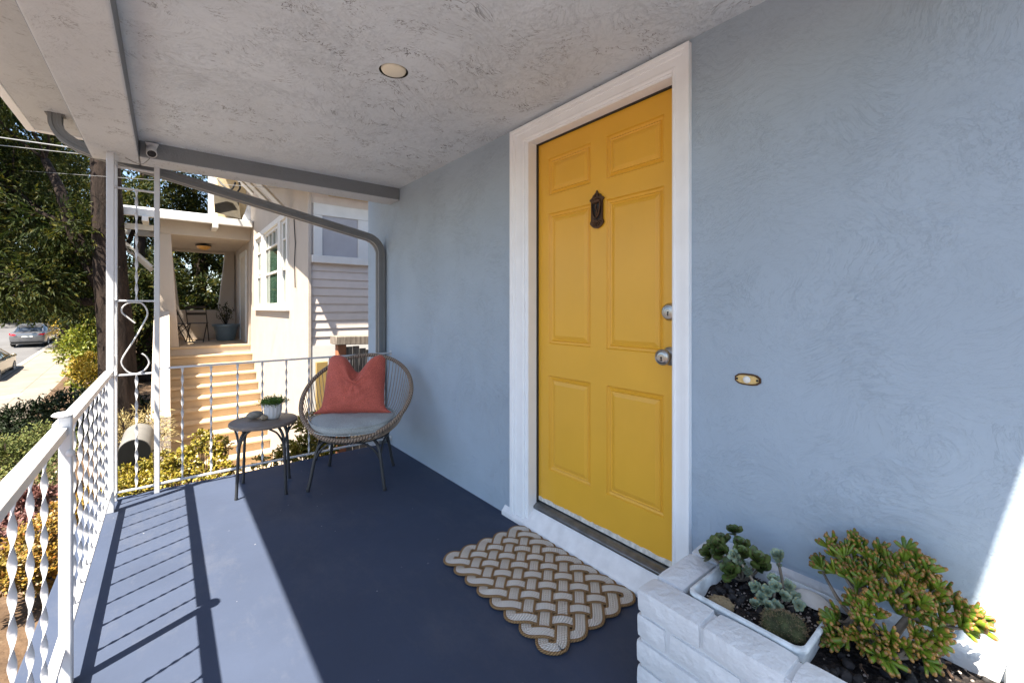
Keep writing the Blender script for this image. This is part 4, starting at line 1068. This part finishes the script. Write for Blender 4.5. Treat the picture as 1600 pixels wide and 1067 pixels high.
# porch furniture
pl_=thing('ceiling_lamp','amber glass lamp under the neighbouring porch ceiling','lamp',(.72,13.0,2.84))
MB().lathe([(.02,0),(.16,-.03),(.17,-.06),(.15,-.065),(.001,-.066)],(.72,13.0,2.84),n=24).build('rim',M['darkmetal'],pl_)
MB().lathe([(.15,-.066),(.12,-.12),(.06,-.15),(.001,-.155)],(.72,13.0,2.84),n=24,cap0=False).build('shade',M['amber'],pl_,ang=60)
def bistro(x,y,rz,label):
    t=thing('folding_chair',label,'chair',(x,y,LZ),'folding chairs on the neighbouring porch')
    Mx=Matrix.Translation((x,y,LZ))@Matrix.Rotation(rz,4,'Z')
    T=lambda *p:Mx@Vector(p)
    m=MB()
    for s_ in (-.2,.2):
        m.tube([T(s_,-.22,0),T(s_,.16,.86)],.011,6)
    m.build('back_frame',M['darkmetal'],t)
    m=MB()
    for s_ in (-.17,.17): m.tube([T(s_,.26,0),T(s_,-.16,.46)],.011,6)
    m.tube([T(-.17,.2,.06),T(.17,.2,.06)],.008,6); m.build('cross_leg',M['darkmetal'],t)
    m=MB()
    for k in range(5): 
        y0=-.17+k*.075; m.prism([T(-.2,y0,.45),T(.2,y0,.45),T(.2,y0+.055,.45),T(-.2,y0+.055,.45)],(0,0,.018))
    m.build('seat',M['darkmetal'],t)
    m=MB()
    for z,yy in ((.82,.13),(.66,.06)): m.prism([T(-.2,yy,z),T(.2,yy,z),T(.2,yy+.02,z+.06),T(-.2,yy+.02,z+.06)],T(0,.02,0)-T(0,0,0))
    m.build('backrest',M['darkmetal'],t)
bistro(.60,13.15,2.9,'dark folding bistro chair on the porch, the one nearer the plant pot')
bistro(.24,13.0,1.9,'dark folding bistro chair half hidden behind the porch column')
po=thing('potted_plant','slate blue garden pot with sparse shrub on the neighbouring porch','potted plant',(1.20,13.25,LZ))
MB().lathe([(.18,0),(.20,.02),(.27,.36),(.30,.37),(.30,.42),(.27,.42),(.26,.36),(.001,.36)],(1.20,13.25,LZ),n=28).build('pot',M['potblue'],po,ang=40)
m=MB(); st=MB(); rg=random.Random(61)
for i in range(16):
    a=rg.uniform(0,6.28); tip=Vector((1.20+.22*math.cos(a)*rg.random(),13.25+.2*math.sin(a),LZ+.36+rg.uniform(.15,.55))); st.tube([(1.2,13.25,LZ+.36),tip],.006,5)
    for k in range(12): m.leaf(tip+rdir(rg)*.07,rdir(rg),(0,0,1),.07,.03)
m.build('leaves',M['leaf_tree'],po,smooth=False); st.build('stem',M['bark'],po)

# gate between the houses
ga=thing('wooden_gate','weathered grey plank gate with red brown post between houses','gate',(1.9,5.1,-1.4))
MB().box(1.505,1.60,5.0,5.10,-1.5,.84).build('post',M['redwood'],ga,bevel=.006)
m=MB(); m.prism([(1.47,4.93,.845),(1.47,5.17,.845),(1.47,5.17,.94),(1.47,4.93,.94)],(.75,0,-.02)); m.build('top_beam',M['oldwood'],ga,bevel=.006)
m=MB(); rg=random.Random(6)
for k in range(8):
    x=1.61+k*.078; m.box(x,x+.068,5.03,5.055,-1.4,.79+rg.uniform(-.05,.04))
m.build('planks',M['oldwood'],ga,smooth=False)
MB().box(1.60,2.3,5.056,5.10,.5,.58).build('cross_rail',M['redwood'],ga)
pn_=MB().box(1.37,1.50,5.36,5.40,-1.5,.62).build('ochre_board',M['ochre'],bevel=.004); base(pn_,(1.35,5.38,-1.5)); tag(pn_,'plain ochre board standing behind the far railing near gate','board')

# ------------------------------------------------------------------ wires
def wire(p,q,label,r=.006,sag=.05):
    P=Vector(p);Q=Vector(q); m=MB(); m.tube([P.lerp(Q,i/24)-Vector((0,0,sag*4*(i/24)*(1-i/24))) for i in range(25)],r,5); tag(base(m.build('utility_wire',M['wire'],ang=180),P),label,'wire')
F_=Vector((math.sin(R(YAW)),math.cos(R(YAW)),0)); R_=Vector((math.cos(R(YAW)),-math.sin(R(YAW)),0))
def ray(u,v,d): return Vector((0,0,H))+d*(F_+R_*((u-800)/672.5)-Vector((0,0,1))*((v-482)/672.5))
wire(ray(-330,162,12),Vector((-.28,3.86,2.27)),'thicker pale service wire, topmost of three crossing the tree',.005,.03)
wire(ray(-330,186,12),Vector((-.24,3.87,2.25)),'thin pale wire, middle of three crossing the dark tree',.0028,.03)
wire(ray(-330,238,12),Vector((1.47,6.5,2.90)),'thin pale wire running to the neighbouring house, lowest of three',.0032,.03)
for k,(pa,pb_) in enumerate((((340,281),(362,296)),((368,286),(376,300)))):
    pass
m=MB(); m.tube(crom([ray(340,280,9.2),ray(352,293,9.1),ray(362,296,9.0),ray(368,285,9.0)],6),.018,6); tag(m.build('roof_cable',M['cable'],ang=180),'black cable looping under the neighbouring eave, left one','cable')
m=MB(); m.tube(crom([ray(374,285,9.0),ray(375,294,9.0),ray(371,300,9.0)],6),.018,6); tag(m.build('roof_cable',M['cable'],ang=180),'black cable hanging under the neighbouring eave, right one','cable')

# ------------------------------------------------------------------ mail box beside the stairs
mb=thing('mailbox','grey barrel topped metal mailbox with black front beside stairs','mailbox',(-.28,6.6,-1.4))
Mx=Matrix.Translation((-.275,6.45,-.56))@Matrix.Rotation(-.05,4,'Z')@Matrix.Rotation(R(10),4,'X')
prof=[(.145*math.cos(t),.20+.155*math.sin(t)) for t in [PI*i/20 for i in range(21)]]+[(-.145,0),(.145,0)]
def arch(m,y0,y1,sc=1,mi=0): m.prism([Mx@Vector((x*sc,y0,z*sc+(1-sc)*.2)) for x,z in prof],Mx.to_3x3()@Vector((0,y1-y0,0)),mi)
m=MB(); arch(m,0,.46); m.build('box',M['mailgrey'],mb,ang=30)
m=MB(); arch(m,-.004,-.001,.955); m.build('front',M['maildark'],mb,ang=30)
MB().box(-.31,-.23,6.5,6.58,-1.6,-.6).build('post',M['darkmetal'],mb)

# ------------------------------------------------------------------ foliage
def clumps(m,cs,n,L,W,rg,flat=.5,droop=0,mi=0,shell=.45,six=False):
    # cs: list of (centre, radii); leaves spread through each clump in sprays
    vol=[r[0]*r[1]*r[2] for c,r in cs]; tot=sum(v**.67 for v in vol)
    for (c,r),v in zip(cs,vol):
        k=int(n*v**.67/tot/5)+1
        for i in range(k):
            d=rdir(rg); q=(shell+(1-shell)*rg.random())*rg.uniform(.8,1.08); p=Vector((c[0]+d.x*r[0]*q,c[1]+d.y*r[1]*q,c[2]+d.z*r[2]*q))
            sp=(d+rdir(rg)*.8+Vector((0,0,-droop))).normalized()
            for j in range(5):
                dd=(sp+rdir(rg)*.65+Vector((0,0,-droop))).normalized()
                m.leaf(p+sp*L*.7*j/2,dd,rdir(rg)*.7+Vector((0,0,1)),L*rg.uniform(.7,1.25),W*rg.uniform(.7,1.2),mi,.08,six)
def tree(name,label,base_,trunk,limbs,cs,n,L,W,leafmat,seed,rt=.28,group=None,cat='tree',droop=.1):
    t=thing(name,label,cat,base_,group); rg=random.Random(seed)
    m=MB(); P=crom(trunk,6); m.tube(P,lambda s_:rt*(1.25-.45*s_ if s_>.12 else 1.25+.5*(.12-s_)/.12),14); m.build('trunk',M['bark'],t,ang=180)
    if limbs:
        m=MB()
        for l,r0,r1 in limbs: m.tube(crom(l,5),lambda s_,a=r0,b=r1:a+(b-a)*s_,9)
        for c,r in cs:
            b=Vector(c); cand=[Vector(q) for l,_,_ in limbs for q in crom(l,5)]; a=min(cand,key=lambda q:(q-b).length)
            if (a-b).length<1.5: m.tube(crom([a,(a+b)/2+rdir(rg)*.2,b],4),lambda s_:.028*(1-s_*.8),5)
        m.build('limb',M['bark'],t,ang=180)
    m=MB(); clumps(m,cs,n,L,W,rg,droop=droop); m.build('crown',leafmat,t,smooth=False)
    return t
rg=random.Random(71)
def clumpset(spec):
    out=[]
    for (u,v,d,r) in spec:
        c=ray(u,v,d); out.append(((c.x,c.y,c.z),(r*rg.uniform(.9,1.3),r*rg.uniform(.9,1.3),r*rg.uniform(.55,.8))))
    return out
spec=[]
# clumps of the near tree placed left of its trunk
for i in range(190):
    u=rg.uniform(-190,158); v=rg.uniform(20,455) if u>20 else rg.uniform(0,470)
    d=rg.uniform(7.2,11.5)
    c=ray(u,v,d)
    if c.z>3.4 and c.x>-1.9: c=None
    if c is None: continue
    spec.append((u,v,d,rg.uniform(.40,.66)))
for u,v,d,r in ((20,440,8.6,.55),(60,452,8.8,.5),(100,455,9,.45),(-30,450,8.5,.6),(128,430,9.4,.4),(60,380,8.4,.6),(110,350,9.2,.55),(40,300,8.4,.6),(120,270,9.8,.5),(90,230,10,.6),(30,220,9,.6),(20,475,9.2,.35),(85,480,9.4,.33),(125,478,9.6,.3),(140,330,10.2,.4),(140,390,10,.35)): spec.append((u,v,d,r))
tb_=Vector((-.60,10.85,-1.75))
tree('street_tree','big dark leaved tree with thick furrowed trunk behind the corner trellis',tb_,
 [tb_,tuple(ray(186,610,8.0)),tuple(ray(181,520,8.0)),tuple(ray(173,430,8.0)),tuple(ray(168,330,8.0)),tuple(ray(163,230,8.0)),tuple(ray(150,90,8.2))],
 [([ray(170,468,8.15),ray(135,400,8.1),ray(108,350,8.0),ray(95,300,8.0),ray(70,250,8.2)],.15,.06),([ray(168,470,8.15),ray(110,470,8.2),ray(60,448,8.0),ray(0,425,7.9),ray(-60,410,7.8)],.09,.035),([ray(170,420,8.3),ray(200,380,8.8),ray(215,340,9.2)],.06,.03),([ray(108,350,8),ray(60,330,8.1),ray(20,290,8.3)],.05,.025)],
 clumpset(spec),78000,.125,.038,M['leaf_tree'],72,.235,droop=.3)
# trees behind the neighbouring house
def far_tree(label,u,dist,v0,v1,rad,seed,n=7000,gap=1.0,L=.22):
    rg2=random.Random(seed); c0=ray(u,482,dist); zb=-1.6
    zt=H+(482-v0)/672.5*dist; zl=H+(482-v1)/672.5*dist
    cs=[]
    for i in range(int(16*gap)):
        a=rg2.uniform(0,6.28); r=rad*math.sqrt(rg2.random()); z=rg2.uniform(zl,zt); k=rg2.uniform(.5,1.0)*rad*.42
        f=1-.5*abs((z-(zl+zt)/2)/((zt-zl)/2+.01))
        cs.append(((c0.x+r*f*math.cos(a),c0.y+r*f*math.sin(a),z),(k,k,k*.7)))
    b=Vector((c0.x,c0.y,zb)); return tree('background_tree',label,b,[b,(c0.x+.1,c0.y,zb+(zt-zb)*.35),(c0.x-.1,c0.y+.1,zb+(zt-zb)*.6),(c0.x,c0.y,zb+(zt-zb)*.9)],[],cs,n,L,L*.38,M['leaf_far'],seed,rad*.08,'trees beyond the neighbouring house')
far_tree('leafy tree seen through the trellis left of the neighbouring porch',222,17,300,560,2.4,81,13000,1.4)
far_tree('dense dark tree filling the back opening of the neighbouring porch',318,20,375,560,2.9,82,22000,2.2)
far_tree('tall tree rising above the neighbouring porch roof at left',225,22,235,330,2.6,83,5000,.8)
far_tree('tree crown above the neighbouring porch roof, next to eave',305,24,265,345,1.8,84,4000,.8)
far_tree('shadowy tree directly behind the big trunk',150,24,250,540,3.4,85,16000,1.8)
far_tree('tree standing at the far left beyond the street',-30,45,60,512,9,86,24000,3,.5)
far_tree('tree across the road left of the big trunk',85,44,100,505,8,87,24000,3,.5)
# small forked street tree beside the silver car
fb=ray(92,546,29.2); fb.z=S(fb.y)+.14
ft=thing('forked_tree','small dark street tree with forked leaning trunk beside silver car','tree',fb)
m=MB(); top=ray(106,500,29.2)
m.tube(crom([fb+Vector((0,0,-.1)),ray(94,532,29.2),ray(100,518,29.2),top,ray(110,488,29.4)],5),lambda s_:.20-.06*s_,8)
m.tube(crom([ray(110,541,29.6),ray(108,525,29.5),ray(105,508,29.3),top],5),.12,8); m.build('trunk',M['bark'],ft,ang=180)
m=MB(); clumps(m,clumpset([(60,485,29,1.1),(95,488,29.5,1.2),(120,480,29,1.0),(75,470,30,1.3),(40,478,30,1.0),(110,465,30,1.2),(135,488,30,.8)]),3500,.28,.10,random.Random(9)); m.build('crown',M['leaf_tree'],ft,smooth=False)
wellc=Vector((fb.x+.25,fb.y+.1,S(fb.y)+.151)); 
# shrubs
def shrub(name,label,spec,n,L,W,mt,seed,group=None,cat='shrub',six=False,stems=8,zb=None,shell=.45):
    rg2=random.Random(seed); cs=[]
    for (u,v,d,r) in spec:
        c=ray(u,v,d); cs.append(((c.x,c.y,c.z),(r,r*1.1,r*.75)))
    cx=sum(c[0][0] for c in cs)/len(cs); cy=sum(c[0][1] for c in cs)/len(cs); g=ground_z(cx,cy) if zb is None else zb
    t=thing(name,label,cat,(cx,cy,g),group)
    m=MB(); clumps(m,cs,n,L,W,rg2,six=six,shell=shell); m.build('leaves',mt,t,smooth=False)
    m=MB()
    for c,r in cs:
        for k in range(max(2,stems//len(cs)+1)):
            tip=Vector(c)+rdir(rg2)*r[0]*.7; b=Vector((cx+rg2.uniform(-.01,.01),cy+rg2.uniform(-.01,.01),g-.05)); m.tube(crom([b,Vector((tip.x*.75+cx*.25,tip.y*.75+cy*.25,(b.z*.6+tip.z*.4)))+rdir(rg2)*r[0]*.2,tip],3),lambda s_:(.02-.012*s_)*min(1.5,max(.35,r[0]*2)),5)
    m.build('stem',M['bark'],t,ang=180); return t
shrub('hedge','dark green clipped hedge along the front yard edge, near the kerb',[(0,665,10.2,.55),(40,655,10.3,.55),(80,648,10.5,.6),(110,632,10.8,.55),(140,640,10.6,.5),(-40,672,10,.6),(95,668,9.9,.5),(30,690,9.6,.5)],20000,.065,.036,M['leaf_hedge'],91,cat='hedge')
shrub('shrub','dark rounded shrub right of the hedge, behind the white railing',[(150,650,9.3,.45),(172,662,9.0,.4),(188,650,9.4,.45),(205,640,9.6,.4)],10000,.06,.033,M['leaf_hedge'],92)
shrub('shrub','grey green mounded bush lit by sun at the left frame edge',[(35,712,6.4,.40),(70,690,6.7,.38),(0,722,6.2,.40),(55,745,6.0,.32),(-30,712,6.2,.42),(95,700,6.7,.25)],17000,.035,.022,M['leaf_bush'],93)
shrub('shrub','yellow green leafy bush on the corner beyond the hedge',[(140,530,16,.75),(130,550,15.6,.7),(155,520,16.4,.7),(120,542,16,.5),(150,562,15,.7),(145,590,14.5,.7)],6000,.13,.07,M['leaf_lime'],94)
shrub('shrub','golden yellow shrub in front of the yellow green bush',[(142,568,14.2,.45),(130,580,14.0,.38),(152,586,13.8,.4)],3000,.09,.05,M['leaf_gold'],95)
shrub('shrub','golden grassy shrub far behind the silver car',[(118,514,36,1.2),(130,512,37,1.2),(100,514,36,1.0),(140,518,34,1.0)],2500,.3,.1,M['leaf_gold'],96)
shrub('groundcover','reddish purple low plants beside the tiled path',[(10,795,5.3,.22),(35,782,5.4,.2),(-20,805,5.2,.25),(60,775,5.5,.16),(25,825,5.0,.18)],4000,.05,.03,M['leaf_purple'],97,cat='ground plant')
shrub('groundcover','orange gold succulent groundcover under the white railing',[(40,850,3.9,.16),(65,830,4.1,.16),(20,880,3.6,.16),(80,870,3.9,.15),(55,890,3.7,.14),(0,900,3.4,.16),(100,850,4.3,.16),(110,820,4.5,.18),(125,800,4.8,.18),(140,780,5.0,.2),(95,800,4.5,.16),(150,810,4.9,.18),(30,905,3.5,.12),(70,905,3.7,.12),(120,850,4.6,.15)],14000,.030,.019,M['leaf_orange'],98,cat='ground plant',six=True,zb=-1.25)
shrub('jade_bush','yellowing jade bush in the corner outside the trellis',[(200,745,4.75,.16),(225,740,4.8,.17),(215,760,4.6,.15),(245,720,4.95,.14),(190,765,4.6,.14),(235,760,4.7,.15),(265,735,4.8,.15)],6500,.028,.021,M['leaf_jade'],99,cat='jade bush',six=True,stems=30)
shrub('jade_bush','tall branching yellow jade bush in front of the stairs',[(314,682,4.15,.055),(326,690,4.1,.05),(342,690,4.1,.045),(352,697,4.05,.04),(335,702,4.1,.05),(305,700,4.2,.06),(290,706,4.2,.055),(278,716,4.3,.06),(266,728,4.3,.07),(300,722,4.1,.05),(342,722,4.0,.05),(355,730,3.95,.045),(318,738,4.0,.06),(290,742,4.1,.06),(266,748,4.2,.07),(340,745,3.95,.05),(365,738,3.95,.04),(250,742,4.3,.07)],5200,.026,.020,M['leaf_jade'],100,cat='jade bush',six=True,stems=50)
shrub('jade_bush','low yellow jade bush glimpsed under the woven chair',[(450,705,3.9,.09),(475,695,3.9,.10),(495,690,3.9,.10),(470,712,3.85,.09),(500,708,3.85,.09),(515,695,3.9,.08),(430,718,3.85,.05),(405,722,3.85,.05),(480,660,4.0,.10)],4000,.026,.020,M['leaf_jade'],101,cat='jade bush',six=True,stems=30)
shrub('grass_tuft','pale gold dry grass around the mailbox',[(195,668,5.3,.12),(232,650,5.6,.10),(238,672,5.4,.12),(185,690,5.2,.12),(245,690,5.4,.1)],1600,.09,.010,M['leaf_straw'],102,cat='grass')
# lit pale path patch behind the hedge
m=MB(); m.add([(x,y,ground_z(x,y)+.03) for x,y in ((-3.4,9),(-1.5,9.4),(-1.5,13.5),(-3.4,15))],[(0,1,2,3)]); tag(m.build('front_path',M['kerb']),kind='structure')

# ------------------------------------------------------------------ cars
def car(label,x,yrear,paint,rough_metal,seed):
    t=thing('parked_car',label,'car',(x,yrear,S(yrear)),'cars parked along the kerb'); SL=math.atan(.07)
    Mx=Matrix.Translation((x,yrear,S(yrear)+.005))@Matrix.Rotation(SL,4,'X')
    T=lambda p:tuple(Mx@Vector(p))
    def loft(m,secs,mi=0):
        n=len(secs[0]); m.add([T(p) for s_ in secs for p in s_],[(i*n+k,i*n+(k+1)%n,(i+1)*n+(k+1)%n,(i+1)*n+k)[::-1] for i in range(len(secs)-1) for k in range(n)]+[tuple(range(n)),tuple((len(secs)-1)*n+k for k in range(n))[::-1]],mi)
    def sec(y,w0,w1,z0,z1,zr):   # lower body section: rocker, belt, deck
        pts=[(w0*.86,z0),(w0,z0+.12),(w1,z0+(z1-z0)*.55),(w1*.985,z1-.06),(w1*.90,z1),(w1*.5,zr),(0,zr+.01)]
        return [(a,y,b) for a,b in pts]+[(-a,y,b) for a,b in pts[::-1][1:]]
    m=MB()
    loft(m,[sec(0,.70,.74,.34,.80,.84),sec(.05,.80,.84,.24,.96,1.0),sec(.25,.86,.89,.2,1.02,1.05),sec(.9,.88,.905,.19,1.0,1.04),sec(2.2,.88,.905,.19,.95,.97),sec(3.3,.88,.90,.19,.93,.97),sec(3.9,.87,.885,.2,.86,.93),sec(4.35,.82,.83,.22,.75,.82),sec(4.55,.70,.70,.3,.62,.68)])
    pm=NT(label.split(' ')[0]+'_car_paint'); pm.out(paint,None,.28,.5,.6); pm.b.inputs['Coat Weight'].default_value=.8
    body=m.build('body',pm.m,t,ang=35)
    def gs(y,wb,wt,zb,zt):
        pts=[(wb,zb),(wb*.98,zb+(zt-zb)*.25),(wt*1.02,zb+(zt-zb)*.85),(wt*.93,zt),(0,zt+.02)]; return [(a,y,b) for a,b in pts]+[(-a,y,b) for a,b in pts[::-1][1:]]
    m=MB(); loft(m,[gs(.55,.66,.50,1.0,1.04),gs(1.05,.76,.56,1.0,1.36),gs(1.7,.80,.60,.98,1.43),gs(2.4,.80,.60,.95,1.42),gs(3.05,.78,.57,.94,1.16),gs(3.5,.72,.56,.95,.97)]); m.build('window_band',M['glass_dark'],t,ang=40)
    m=MB(); loft(m,[[(a,y,b) for a,b in ((.55*s_,z-.03),(.53*s_,z+.012),(0,z+.03),(-.53*s_,z+.012),(-.55*s_,z-.03))] for y,z,s_ in ((1.0,1.36,.98),(1.3,1.425,1.05),(1.8,1.455,1.1),(2.4,1.44,1.1),(2.6,1.385,1.08))]); 
    for s_ in (-1,1):
        m.tube([T((s_*.70,.45,1.03)),T((s_*.60,1.0,1.36)),T((s_*.63,1.8,1.435)),T((s_*.63,2.4,1.42)),T((s_*.76,3.4,.98))],.035,6); m.tube([T((s_*.805,1.9,.98)),T((s_*.63,1.85,1.42))],.03,6)
    m.build('roof',pm.m,t,ang=50)
    for yy in (.85,3.55):
        for s_ in (-1,1):
            w_=MB(); c=T((s_*.80,yy,.32)); ax=Mx.to_3x3()@Vector((s_,0,0)); w_.lathe([(.2,-.10),(.30,-.10),(.322,-.07),(.322,.07),(.30,.10),(.22,.105)],c,ax,26); wh=w_.build('wheel',M['seal'],t)
            r_=MB(); r_.lathe([(.225,.10),(.215,.108),(.19,.09),(.001,.088)],c,ax,26)
            for k in range(7):
                a=2*PI*k/7; b=Mx.to_3x3()
                p0=Vector(c)+ax*.10; up=b@Vector((0,math.cos(a),math.sin(a))); r_.tube([p0+up*.03,p0+up*.20],.018,5)
            r_.build('rim',M['nickel'],wh)
    red=plain('red_tail_lens',(.45,.012,.015),.2); 
    for s_ in (-1,1):
        l=MB(); l.prism([T((s_*.80,.02,.86)),T((s_*.84,.02,.93)),T((s_*.86,.10,.99)),T((s_*.62,.0,.95)),T((s_*.50,-.02,.88)),T((s_*.62,-.02,.84))],Mx.to_3x3()@Vector((0,.12,0))); l.build('taillight',red,t)
        l=MB(); l.prism([T((s_*.60,4.50,.60)),T((s_*.80,4.36,.62)),T((s_*.82,4.2,.74)),T((s_*.58,4.45,.70))],Mx.to_3x3()@Vector((0,.05,.01))); l.build('headlight',M['pearl'],t)
        mr=MB(); mr.blob(T((s_*.98,2.98,1.0)),(.12,.07,.08),10,0,0); mr.tube([T((s_*.86,3.0,.95)),T((s_*.98,3.0,.98))],.02,5); mr.build('mirror',pm.m,t)
    l=MB(); l.prism([T((-.26,-.012,.72)),T((.26,-.012,.72)),T((.26,.01,.86)),T((-.26,.01,.86))],Mx.to_3x3()@Vector((0,.03,0))); l.build('license_plate',M['pearl'],t)
    l=MB(); l.prism([T((-.74,-.005,.30)),T((.74,-.005,.30)),T((.78,-.02,.42)),T((-.78,-.02,.42))],Mx.to_3x3()@Vector((0,.06,0))); l.build('bumper',M['seal'],t)
    return t
car('silver sedan seen from behind with red tail lights on the street',-7.55,44.6,(.22,.22,.23),.3,1)
car('olive gold sedan showing its front wheel at the left frame edge',-7.25,31.3,(.26,.22,.14),.3,2)
sg=thing('sign_post','thin pale post standing before the far golden shrub','post',ray(118,527,33))
m=MB(); q=ray(118,527,33); m.tube([q+Vector((0,0,-.3)),ray(118,506,33)],.05,6); m.build('post',M['wire'],sg); 
m=MB(); q2=ray(118,506,33); m.box(q2.x-.08,q2.x+.08,q2.y-.06,q2.y+.06,q2.z,q2.z+.06); m.build('cap',M['wire'],sg)
